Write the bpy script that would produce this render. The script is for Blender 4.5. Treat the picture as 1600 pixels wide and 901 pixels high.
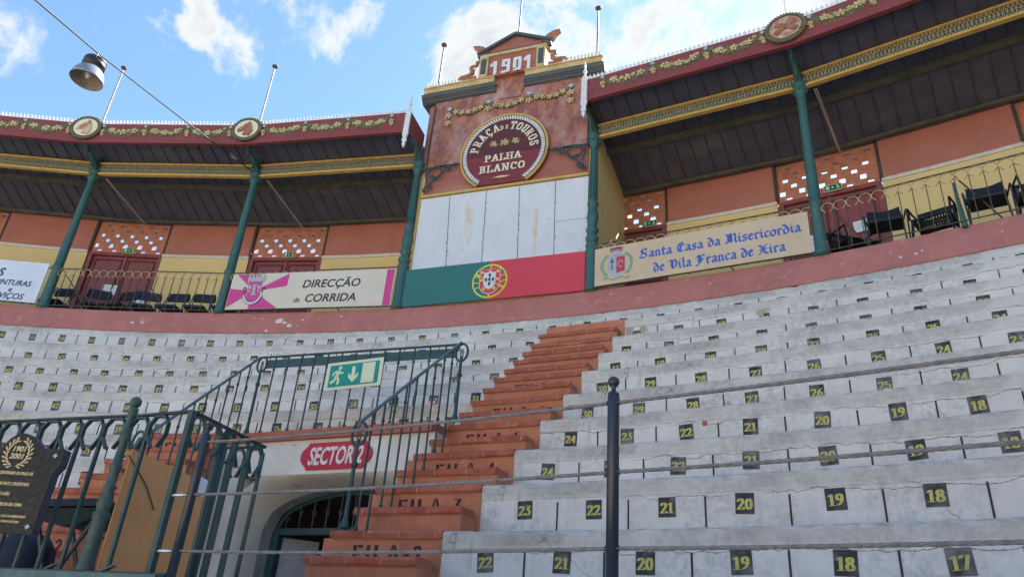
import bpy, math, random
from mathutils import Matrix, Vector
random.seed(7)
sin, cos, pi, R_ = math.sin, math.cos, math.pi, math.radians
ZO = 1.6            # eye height above the passage floor; all ring heights below are given from eye level
SC = bpy.context.scene
COL = SC.collection
for o in list(bpy.data.objects): bpy.data.objects.remove(o)

# ------------------------------------------------------------------ camera
cam = bpy.data.cameras.new('camera'); co = bpy.data.objects.new('camera', cam); COL.objects.link(co)
PITCH, YAW, ROLL, CR = 0.4709, -0.6338, 0.0779, 15.4644
fw = Vector((sin(YAW)*cos(PITCH), cos(YAW)*cos(PITCH), sin(PITCH)))
r0 = Vector((cos(YAW), -sin(YAW), 0)); u0 = r0.cross(fw)
rt = r0*cos(ROLL)+u0*sin(ROLL); up = -r0*sin(ROLL)+u0*cos(ROLL)
co.matrix_world = Matrix(((rt.x, up.x, -fw.x, 0), (rt.y, up.y, -fw.y, CR), (rt.z, up.z, -fw.z, ZO), (0, 0, 0, 1)))
cam.sensor_width = 36; cam.lens = 36*1180.2/1600; cam.clip_start = .05; cam.clip_end = 2000
SC.camera = co

# ------------------------------------------------------------------ world, sun, exposure
SUN_EL, SUN_AZ = R_(46), 0.22        # azimuth measured like the ring angle, clockwise from +Y
w = bpy.data.worlds.new('World'); SC.world = w; w.use_nodes = True
nt = w.node_tree; N = nt.nodes; Lk = nt.links; N.clear()
out = N.new('ShaderNodeOutputWorld'); bg = N.new('ShaderNodeBackground'); sky = N.new('ShaderNodeTexSky')
sky.sky_type = 'NISHITA'; sky.sun_disc = False; sky.sun_elevation = SUN_EL; sky.sun_rotation = SUN_AZ
sky.air_density = 1.0; sky.dust_density = .35; sky.ozone_density = 1.4
bg.inputs[1].default_value = 0.09
tc = N.new('ShaderNodeTexCoord')
def wmath(op, a, b=None, c=None, clamp=False):
    n = N.new('ShaderNodeMath'); n.operation = op; n.use_clamp = clamp
    for i, v in enumerate((a, b, c)):
        if v is None: continue
        if isinstance(v, (int, float)): n.inputs[i].default_value = v
        else: Lk.new(v, n.inputs[i])
    return n.outputs[0]
def wnoise(scale, det, dist=0.0, rough=.6):
    n = N.new('ShaderNodeTexNoise'); n.inputs['Scale'].default_value = scale; n.inputs['Detail'].default_value = det
    n.inputs['Roughness'].default_value = rough; n.inputs['Distortion'].default_value = dist
    Lk.new(tc.outputs['Generated'], n.inputs['Vector']); return n.outputs['Fac']
# cumulus banks: direction (x,y,z), angular radius, strength
CLOUDS = [
 ((-0.622,0.362,0.694),0.070,1.25),((-0.659,0.357,0.662),0.050,1.0),((-0.655,0.383,0.652),0.035,0.80),((-0.59,0.39,0.707),0.025,0.6),
 ((-0.809,0.175,0.561),0.034,1.00),((-0.812,0.152,0.563),0.028,0.80),((-0.687,0.293,0.665),0.022,0.80),((-0.699,0.305,0.646),0.020,0.75),
 ((-0.455,0.515,0.726),0.026,0.95),((-0.456,0.539,0.708),0.050,0.90),((-0.426,0.583,0.692),0.095,1.25),((-0.497,0.540,0.679),0.034,1.2),
 ((-0.533,0.542,0.650),0.022,0.80),((-0.355,0.604,0.713),0.090,1.00),((-0.303,0.640,0.706),0.080,0.95),((-0.370,0.564,0.739),0.045,0.60),
 ((-0.230,0.649,0.725),0.120,0.85),((-0.281,0.596,0.752),0.080,0.70),((-0.137,0.670,0.730),0.150,0.80),((-0.019,0.655,0.755),0.250,0.80)]
acc = None
for d, rad, st in CLOUDS:
    d = Vector(d).normalized()
    dp = N.new('ShaderNodeVectorMath'); dp.operation = 'DOT_PRODUCT'; Lk.new(tc.outputs['Generated'], dp.inputs[0]); dp.inputs[1].default_value = d
    mr = N.new('ShaderNodeMapRange'); mr.interpolation_type = 'SMOOTHSTEP'; mr.inputs[1].default_value = cos(rad*1.75); mr.inputs[2].default_value = cos(rad*.15)
    mr.inputs[3].default_value = 0; mr.inputs[4].default_value = st; Lk.new(dp.outputs['Value'], mr.inputs[0])
    acc = mr.outputs[0] if acc is None else wmath('MAXIMUM', acc, mr.outputs[0])
n1 = wnoise(6.0, 13, .5, .6); n2 = wnoise(26, 9, .3, .62)
dens = wmath('ADD', acc, wmath('MULTIPLY_ADD', n1, 4.6, -2.64))
dens = wmath('ADD', dens, wmath('MULTIPLY_ADD', n2, 1.5, -.75))
m2 = N.new('ShaderNodeMapRange'); m2.interpolation_type = 'SMOOTHSTEP'; m2.inputs[1].default_value = .16; m2.inputs[2].default_value = .95; Lk.new(dens, m2.inputs[0])
ccol = N.new('ShaderNodeMix'); ccol.data_type = 'RGBA'
shade = N.new('ShaderNodeMapRange'); shade.inputs[1].default_value = .6; shade.inputs[2].default_value = 1.5; Lk.new(dens, shade.inputs[0])
Lk.new(shade.outputs[0], ccol.inputs['Factor']); ccol.inputs['A'].default_value = (3.3, 3.32, 3.25, 1); ccol.inputs['B'].default_value = (2.3, 2.45, 2.65, 1)
mixs = N.new('ShaderNodeMix'); mixs.data_type = 'RGBA'
Lk.new(m2.outputs[0], mixs.inputs['Factor']); tint = N.new('ShaderNodeMix'); tint.data_type = 'RGBA'; tint.blend_type = 'MULTIPLY'; tint.inputs['Factor'].default_value = 1; Lk.new(sky.outputs[0], tint.inputs['A']); tint.inputs['B'].default_value = (.88, 1.0, .98, 1); Lk.new(tint.outputs['Result'], mixs.inputs['A']); Lk.new(ccol.outputs['Result'], mixs.inputs['B'])
Lk.new(mixs.outputs['Result'], bg.inputs[0]); Lk.new(bg.outputs[0], out.inputs[0])
sl = bpy.data.lights.new('sun', 'SUN'); so = bpy.data.objects.new('sun', sl); COL.objects.link(so)
sl.energy = 4.6; sl.angle = R_(.5); sl.color = (1, .95, .87)
sd = Vector((sin(SUN_AZ)*cos(SUN_EL), cos(SUN_AZ)*cos(SUN_EL), sin(SUN_EL)))
so.rotation_euler = sd.to_track_quat('Z', 'Y').to_euler(); so.location = (5, 40, 40)
vs = SC.view_settings; SC.display_settings.display_device = 'sRGB'
vs.view_transform = 'Standard'; vs.look = 'None'; vs.gamma = 1; vs.exposure = 1.82; vs.use_curve_mapping = False
SC.render.engine = 'CYCLES'
cy = SC.cycles; cy.max_bounces = 8; cy.diffuse_bounces = 5; cy.glossy_bounces = 3; cy.caustics_reflective = False; cy.caustics_refractive = False
cy.sample_clamp_indirect = 6
try: cy.use_denoising = True; cy.denoiser = 'OPENIMAGEDENOISE'
except Exception: pass

# ------------------------------------------------------------------ materials
MATS = {}
def mat(name, col, rough=.7, col2=None, scale=6., lo=.45, hi=.62, metal=0., bump=.0, bscale=40., stretch=(1, 1, 1), detail=6., col3=None, s3=1.5, lo3=.55, hi3=.7, spec=.4):
    if name in MATS: return MATS[name]
    m = bpy.data.materials.new(name); m.use_nodes = True; t = m.node_tree; b = t.nodes['Principled BSDF']
    b.inputs['Roughness'].default_value = rough; b.inputs['Metallic'].default_value = metal; b.inputs['Specular IOR Level'].default_value = spec
    tcn = t.nodes.new('ShaderNodeTexCoord'); mp = t.nodes.new('ShaderNodeMapping'); mp.inputs['Scale'].default_value = stretch
    t.links.new(tcn.outputs['Object'], mp.inputs['Vector'])
    def layer(prev, c, sc, l, h, off):
        nz = t.nodes.new('ShaderNodeTexNoise'); nz.inputs['Scale'].default_value = sc; nz.inputs['Detail'].default_value = detail; nz.inputs['Roughness'].default_value = .65
        ad = t.nodes.new('ShaderNodeVectorMath'); ad.inputs[1].default_value = (off, off*2, off*.7); t.links.new(mp.outputs[0], ad.inputs[0]); t.links.new(ad.outputs[0], nz.inputs['Vector'])
        mr = t.nodes.new('ShaderNodeMapRange'); mr.inputs[1].default_value = l; mr.inputs[2].default_value = h; t.links.new(nz.outputs['Fac'], mr.inputs[0])
        mx = t.nodes.new('ShaderNodeMix'); mx.data_type = 'RGBA'; t.links.new(mr.outputs[0], mx.inputs['Factor'])
        if isinstance(prev, tuple): mx.inputs['A'].default_value = prev
        else: t.links.new(prev, mx.inputs['A'])
        mx.inputs['B'].default_value = c+(1,); return mx.outputs['Result']
    cur = tuple(col)+(1,)
    if col2 is None: col2 = tuple(c*.82 for c in col)
    cur = layer(cur, tuple(col2), scale, lo, hi, 3.1)
    if col3: cur = layer(cur, tuple(col3), s3, lo3, hi3, 17.3)
    t.links.new(cur, b.inputs['Base Color'])
    if bump:
        nz = t.nodes.new('ShaderNodeTexNoise'); nz.inputs['Scale'].default_value = bscale; nz.inputs['Detail'].default_value = 4; t.links.new(mp.outputs[0], nz.inputs['Vector'])
        bp = t.nodes.new('ShaderNodeBump'); bp.inputs['Strength'].default_value = bump; bp.inputs['Distance'].default_value = .01
        t.links.new(nz.outputs['Fac'], bp.inputs['Height']); t.links.new(bp.outputs[0], b.inputs['Normal'])
    MATS[name] = m; return m

def bench_mat(name, base, grime, nosing):
    """whitewashed concrete; UV x = arc length (m), y = metres below the bench edge"""
    m = bpy.data.materials.new(name); m.use_nodes = True; t = m.node_tree; L = t.links; b = t.nodes['Principled BSDF']
    b.inputs['Roughness'].default_value = .85; b.inputs['Specular IOR Level'].default_value = .25
    tcn = t.nodes.new('ShaderNodeTexCoord')
    def nz(sc, det, vec=None, dist=0, rough=.65):
        n = t.nodes.new('ShaderNodeTexNoise'); n.inputs['Scale'].default_value = sc; n.inputs['Detail'].default_value = det; n.inputs['Distortion'].default_value = dist; n.inputs['Roughness'].default_value = rough
        L.new(vec or tcn.outputs['Object'], n.inputs['Vector']); return n.outputs['Fac']
    def mr(v, a, bb, c=0., d=1.):
        n = t.nodes.new('ShaderNodeMapRange'); n.inputs[1].default_value = a; n.inputs[2].default_value = bb; n.inputs[3].default_value = c; n.inputs[4].default_value = d; L.new(v, n.inputs[0]); return n.outputs[0]
    def ma(op, a, bb):
        n = t.nodes.new('ShaderNodeMath'); n.operation = op
        for i, v in enumerate((a, bb)):
            if isinstance(v, (int, float)): n.inputs[i].default_value = v
            else: L.new(v, n.inputs[i])
        return n.outputs[0]
    def mix(f, a, bb):
        n = t.nodes.new('ShaderNodeMix'); n.data_type = 'RGBA'; L.new(f, n.inputs['Factor'])
        for k, v in (('A', a), ('B', bb)):
            if isinstance(v, tuple): n.inputs[k].default_value = v+(1,)
            else: L.new(v, n.inputs[k])
        return n.outputs['Result']
    sep = t.nodes.new('ShaderNodeSeparateXYZ'); L.new(tcn.outputs['UV'], sep.inputs[0]); v = sep.outputs[1]
    # broad tone variation + streaky grime
    cur = mix(mr(nz(1.3, 5), .38, .68), base, tuple(c*.88 for c in base))
    mp = t.nodes.new('ShaderNodeMapping'); mp.inputs['Scale'].default_value = (1, 3.5, 1); L.new(tcn.outputs['UV'], mp.inputs[0])
    g = ma('MULTIPLY', mr(nz(1.4, 6, tcn.outputs['UV'], .05, .65), .44, .66), mr(nz(21, 9, None, .1, .75), .42, .64))
    cur = mix(ma('MULTIPLY', g, .75), cur, grime)
    # worn band along the bench edge
    band = ma('MULTIPLY', mr(v, .118, .085), ma('MULTIPLY', mr(nz(.9, 4, tcn.outputs['UV'], 0, .6), .36, .58), mr(nz(5.5, 12, tcn.outputs['UV'], .1, .82), .34, .60)))
    cur = mix(ma('MULTIPLY', band, .88), cur, nosing)
    ed = ma('MULTIPLY', mr(v, .05, .0), mr(nz(9, 6, mp.outputs[0]), .46, .6)); cur = mix(ma('MULTIPLY', ed, .8), cur, tuple(c*.8 for c in nosing))
    # meandering crack under the edge band
    wob = ma('MULTIPLY_ADD', nz(3.1, 8, tcn.outputs['UV'], 0, .6), .16); 
    t.nodes[-1].inputs[2].default_value = .045
    crk = ma('MULTIPLY', mr(ma('ABSOLUTE', ma('SUBTRACT', v, wob), 0), .0012, .0032, 1, 0), mr(nz(.55, 3), .43, .50))
    cur = mix(ma('MULTIPLY', crk, .85), cur, (.10, .095, .09))
    # fine vertical cracks
    vo = t.nodes.new('ShaderNodeTexVoronoi'); vo.feature = 'DISTANCE_TO_EDGE'; vo.inputs['Scale'].default_value = 1.1
    wv = t.nodes.new('ShaderNodeTexNoise'); wv.inputs['Scale'].default_value = 5; wv.inputs['Detail'].default_value = 6; L.new(tcn.outputs['UV'], wv.inputs['Vector'])
    add = t.nodes.new('ShaderNodeMix'); add.data_type = 'VECTOR'; add.inputs['Factor'].default_value = .12; L.new(tcn.outputs['UV'], add.inputs['A']); L.new(wv.outputs['Color'], add.inputs['B']); L.new(add.outputs['Result'], vo.inputs['Vector'])
    c2 = ma('MULTIPLY', mr(vo.outputs['Distance'], .0008, .0022, 1, 0), mr(nz(.9, 3), .54, .60)); cur = mix(ma('MULTIPLY', c2, .7), cur, (.2, .19, .18))
    mp2 = t.nodes.new('ShaderNodeMapping'); mp2.inputs['Scale'].default_value = (9, .7, 1); L.new(tcn.outputs['UV'], mp2.inputs[0])
    dr = ma('MULTIPLY', ma('MULTIPLY', mr(nz(2.4, 7, mp2.outputs[0], 0, .6), .56, .70), mr(nz(.8, 3, tcn.outputs['UV']), .48, .60)), mr(v, .42, .10)); cur = mix(ma('MULTIPLY', dr, .5), cur, (.30, .27, .22))
    mil = ma('MULTIPLY', mr(nz(.75, 4, None, .3), .58, .70), mr(nz(14, 9, None, .2, .75), .47, .62)); cur = mix(ma('MULTIPLY', mil, .6), cur, (.17, .17, .17))
    # bare plaster patches
    pt = ma('MULTIPLY', mr(nz(1.05, 7, None, .2, .55), .70, .715), 1.0); cur = mix(ma('MULTIPLY', pt, .8), cur, (.40, .36, .29))
    # dark specks
    sp = mr(nz(34, 2), .73, .76); cur = mix(ma('MULTIPLY', sp, .45), cur, (.12, .12, .12))
    L.new(cur, b.inputs['Base Color'])
    bp = t.nodes.new('ShaderNodeBump'); bp.inputs['Strength'].default_value = .35; bp.inputs['Distance'].default_value = .012; L.new(nz(18, 7), bp.inputs['Height']); L.new(bp.outputs[0], b.inputs['Normal'])
    MATS[name] = m; return m

WHITE = (.72, .695, .655)
M_bench = bench_mat('bench_whitewash', WHITE, (.33, .32, .31), (.34, .32, .29))
M_black = mat('black_paint', (.02, .02, .022), .6, (.035, .035, .037), 30)
M_plate = mat('number_plate_black', (.025, .025, .028), .6, (.11, .11, .12), 7, .42, .72)
def worn(m, col, amt):
    t = m.node_tree; b_ = t.nodes['Principled BSDF']; src = b_.inputs['Base Color'].links[0].from_socket
    oi = t.nodes.new('ShaderNodeObjectInfo'); nz = t.nodes.new('ShaderNodeTexNoise'); nz.inputs['Scale'].default_value = 16; nz.inputs['Detail'].default_value = 5
    tc_ = t.nodes.new('ShaderNodeTexCoord'); ad = t.nodes.new('ShaderNodeVectorMath'); ad.operation = 'ADD'
    cmb = t.nodes.new('ShaderNodeCombineXYZ'); ml = t.nodes.new('ShaderNodeMath'); ml.operation = 'MULTIPLY'; ml.inputs[1].default_value = 90; t.links.new(oi.outputs['Random'], ml.inputs[0])
    for k_ in range(3): t.links.new(ml.outputs[0], cmb.inputs[k_])
    t.links.new(tc_.outputs['Object'], ad.inputs[0]); t.links.new(cmb.outputs[0], ad.inputs[1]); t.links.new(ad.outputs[0], nz.inputs['Vector'])
    su = t.nodes.new('ShaderNodeMath'); su.operation = 'MULTIPLY_ADD'; t.links.new(oi.outputs['Random'], su.inputs[0]); su.inputs[1].default_value = .22; t.links.new(nz.outputs['Fac'], su.inputs[2])
    mr = t.nodes.new('ShaderNodeMapRange'); mr.inputs[1].default_value = .52; mr.inputs[2].default_value = .85; mr.inputs[4].default_value = amt; t.links.new(su.outputs[0], mr.inputs[0])
    mx = t.nodes.new('ShaderNodeMix'); mx.data_type = 'RGBA'; t.links.new(mr.outputs[0], mx.inputs['Factor']); t.links.new(src, mx.inputs['A']); mx.inputs['B'].default_value = col+(1,); t.links.new(mx.outputs['Result'], b_.inputs['Base Color'])
worn(M_plate, (.26, .26, .27), .6)
M_yel = mat('number_yellow', (.60, .54, .13), .6, (.42, .37, .12), 60, .5, .66)
worn(M_yel, (.24, .22, .12), .6)
M_pink = mat('parapet_pink_plaster', (.47, .185, .165), .85, (.40, .155, .14), 2.2, .4, .65, bump=.2, bscale=30, col3=(.52, .24, .21), s3=7, lo3=.56, hi3=.7)
M_plaster = mat('bare_plaster', (.62, .55, .48), .9, (.5, .42, .36), 20)
M_terra = mat('terracotta_wall', (.47, .18, .14), .85, (.42, .155, .12), 2.5, .4, .65, bump=.12, bscale=25)
M_yelwall = mat('ochre_wall', (.76, .57, .27), .85, (.70, .52, .24), 2., .4, .66, bump=.1, bscale=25)
M_whitestrip = mat('white_moulding', (.68, .64, .56), .7, (.6, .55, .48), 8)
M_door = mat('maroon_door_paint', (.28, .075, .08), .5, (.23, .06, .065), 5, bump=.08, bscale=18, stretch=(1, 1, .2))
M_brickl = mat('clay_lattice', (.54, .225, .15), .85, (.44, .17, .11), 9, .42, .6, bump=.3, bscale=40)
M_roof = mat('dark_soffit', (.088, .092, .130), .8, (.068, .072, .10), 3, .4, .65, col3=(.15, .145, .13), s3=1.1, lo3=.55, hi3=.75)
M_rib = mat('soffit_batten', (.070, .062, .072), .8)
M_purlin = mat('purlin_timber', (.11, .105, .085), .8, (.07, .08, .05), 4)
M_fascia = mat('fascia_red', (.225, .045, .045), .6, (.185, .036, .036), 3, .4, .65, col3=(.27, .10, .085), s3=9, lo3=.6, hi3=.75)
M_gold = mat('ochre_trim', (.58, .37, .105), .55, (.46, .29, .085), 6, .45, .65)
M_goldp = mat('pale_ochre_trim', (.58, .43, .23), .65, (.46, .31, .12), 6, .42, .62, col3=(.40, .26, .13), s3=14, lo3=.55, hi3=.7)
M_lat = mat('lattice_iron', (.34, .33, .23), .7, (.24, .235, .16), 15)
M_latb = mat('lattice_backing', (.10, .105, .085), .8)
M_teal = mat('green_iron_paint', (.050, .132, .120), .5, (.038, .105, .098), 3, .4, .6, col3=(.11, .20, .165), s3=12, lo3=.60, hi3=.74)
M_teald = mat('dark_teal_iron', (.020, .055, .058), .45, (.032, .082, .082), 8, .4, .65, col3=(.075, .10, .075), s3=20, lo3=.62, hi3=.72, bump=.3, bscale=70)
M_bpost = mat('mottled_green_post', (.060, .105, .095), .5, (.038, .075, .07), 9, .4, .6, col3=(.07, .20, .12), s3=13, lo3=.60, hi3=.70, bump=.25, bscale=60)
M_iron = mat('dark_iron', (.035, .045, .055), .45, (.05, .058, .066), 14)
M_post = mat('blue_black_post', (.016, .027, .044), .3, (.022, .035, .055), 3, spec=.5)
M_steel = mat('galvanised_cable', (.23, .23, .24), .42, (.16, .16, .17), 30, metal=.5)
M_chrome = mat('steel_clamp', (.6, .6, .62), .3, metal=.8)
M_wood = mat('mahogany_panel', (.25, .085, .07), .42, (.40, .165, .09), 3.4, .44, .60, col3=(.46, .29, .27), s3=1.9, lo3=.48, hi3=.70, stretch=(1.7, 1, .9), bump=.08, bscale=12)
M_wood2 = mat('mahogany_low_panel', (.36, .125, .075), .45, (.31, .10, .075), 3, .42, .62, col3=(.42, .2, .14), s3=2, stretch=(.6, 1, 2))
M_maroon = mat('sign_maroon', (.20, .030, .036), .5, (.17, .026, .03), 4)
M_maroond = mat('sign_dark_maroon', (.105, .022, .022), .5, (.085, .02, .02), 4)
M_cream = mat('cream_paint', (.74, .66, .50), .6, (.62, .54, .38), 20)
M_white = mat('white_paint', (.68, .68, .68), .55, (.56, .56, .56), 12)
M_slate = mat('slate_cornice', (.065, .072, .078), .65, (.10, .098, .092), 5, stretch=(.3, 1, 1))
M_orna = mat('carved_scroll', (.33, .15, .075), .6, (.24, .09, .05), 8)
M_leaf = mat('painted_leaf', (.15, .125, .075), .7, (.085, .10, .045), 14, .42, .6)
M_flower = mat('painted_flower', (.62, .50, .27), .65, (.44, .32, .14), 20, .45, .6)
M_board = mat('weathered_white_board', (.66, .67, .70), .6, (.58, .59, .62), 1.6, .4, .65, col3=(.13, .12, .12), s3=22, lo3=.685, hi3=.71, stretch=(1, 1, .6))
M_rust = mat('rust_stain', (.66, .655, .655), .7, (.60, .50, .32), 7, .46, .66, col3=(.22, .16, .11), s3=22, lo3=.66, hi3=.74, stretch=(1, 1, .35))
M_fgreen = mat('flag_green', (.03, .16, .15), .55, (.027, .145, .135), 2)
M_fred = mat('flag_red', (.62, .055, .085), .55, (.58, .05, .075), 2)
M_fyel = mat('flag_yellow', (.70, .70, .10), .55)
M_blue = mat('deep_blue_print', (.02, .03, .16), .6)
M_banner = mat('cream_banner', (.66, .60, .49), .55, (.62, .56, .45), 1.5)
M_banner2 = mat('tan_banner', (.62, .48, .32), .55, (.58, .44, .29), 1.5)
M_banner0 = mat('white_banner', (.66, .70, .78), .5, (.62, .66, .74), 1.5)
M_magenta = mat('magenta_print', (.60, .055, .26), .55, (.56, .05, .24), 3)
M_ink = mat('black_ink', (.015, .015, .018), .5)
M_navy = mat('navy_ink', (.03, .055, .10), .5)
M_bluet = mat('blue_lettering', (.035, .12, .50), .5)
M_grey = mat('silver_print', (.42, .44, .47), .5)
M_rose = mat('crimson_print', (.52, .04, .10), .5)
M_mint = mat('mint_print', (.22, .44, .33), .6)
M_terr = mat('stair_brick_plaster', (.53, .20, .108), .85, (.40, .15, .085), 5, .42, .64, bump=.25, bscale=22, col3=(.50, .27, .18), s3=7, lo3=.6, hi3=.72)
M_tile = mat('terracotta_tile', (.43, .10, .052), .45, (.28, .06, .028), 7, .42, .62, bump=.15, bscale=30)
M_tile2 = mat('terracotta_tile_worn', (.46, .135, .075), .55, (.34, .085, .045), 9, .4, .6, bump=.2, bscale=25, col3=(.55, .33, .24), s3=10, lo3=.62, hi3=.72)
M_joint = mat('tile_joint', (.52, .36, .27), .9)
M_stencil = mat('stencil_black', (.05, .022, .018), .8, (.16, .06, .035), 30, .55, .7)
M_wash = mat('portal_whitewash', (.66, .65, .62), .85, (.56, .53, .47), 2.2, .4, .62, bump=.3, bscale=14, col3=(.25, .22, .18), s3=4.5, lo3=.66, hi3=.75)
M_wash2 = mat('portal_flare_limewash', (.66, .63, .56), .9, (.57, .53, .46), 2.4, .4, .62, bump=.4, bscale=9, col3=(.20, .16, .12), s3=3.2, lo3=.64, hi3=.74)
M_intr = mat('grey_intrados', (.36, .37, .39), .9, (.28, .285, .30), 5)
M_brickcop = mat('coping_brick', (.40, .13, .085), .85, (.33, .11, .07), 6, .42, .6, bump=.4, bscale=18, col3=(.5, .33, .25), s3=11, lo3=.63, hi3=.72)
M_sred = mat('sector_red', (.47, .008, .035), .4)
M_sgreen = mat('exit_green', (.0, .26, .22), .45)
M_photo = mat('exit_cream', (.62, .68, .48), .5, (.58, .63, .44), 6)
M_dark = mat('dark_interior', (.02, .016, .016), .9)
M_leafd = mat('grey_door_leaf', (.36, .36, .38), .7, (.3, .3, .32), 5)
M_ply = mat('hardboard', (.74, .37, .15), .75, (.66, .33, .13), 3, .4, .65, bump=.08, bscale=60)
M_granite = mat('black_granite', (.012, .014, .012), .38, (.035, .04, .034), 45, .5, .64, spec=.25)
M_gedge = mat('granite_edge_sky_sheen', (.075, .08, .12), .4, (.05, .05, .07), 40)  # slab edge in lighter blue: the sky's reflection is put into its colour
M_goldl = mat('gilt_lettering', (.62, .50, .28), .4, metal=.2)
M_plastic = mat('black_plastic', (.012, .013, .018), .5)
M_navyseat = mat('navy_upholstery', (.012, .02, .045), .7)
M_paper = mat('paper', (.78, .80, .86), .7, (.74, .76, .82), 4)
M_alu = mat('spun_aluminium', (.30, .33, .37), .38, (.22, .25, .29), 4, metal=.35)
M_refl = mat('reflector_inside', (.30, .25, .20), .5, (.2, .17, .14), 6)
M_lampd = mat('lamp_housing', (.03, .026, .032), .45)
M_glass = mat('frosted_bulb', (.6, .58, .54), .3)
M_sand = mat('arena_sand_ground', (.56, .46, .32), .95, (.50, .41, .28), .8, bump=.2, bscale=20)
M_conc = mat('passage_concrete', (.46, .44, .41), .9, (.38, .36, .34), 2)
M_earth = mat('outside_ground', (.28, .25, .20), .95, (.2, .19, .15), .3)
M_ribbon = mat('faded_ribbon', (.72, .45, .48), .7)
M_hoop = mat('cream_railing_paint', (.55, .40, .20), .55, (.44, .30, .14), 10)
M_tealbar = mat('railing_bar_paint', (.05, .05, .035), .5, (.10, .075, .03), 10)
M_pole = mat('pole_paint', (.42, .36, .36), .5, (.25, .2, .2), 6)
M_poled = mat('dark_pole_paint', (.09, .075, .075), .5)
M_signg = mat('small_exit_green', (.015, .13, .075), .4)
M_canvas = mat('dark_canvas', (.02, .028, .05), .8)
M_wirec = mat('green_black_wire', (.012, .03, .026), .6)

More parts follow.
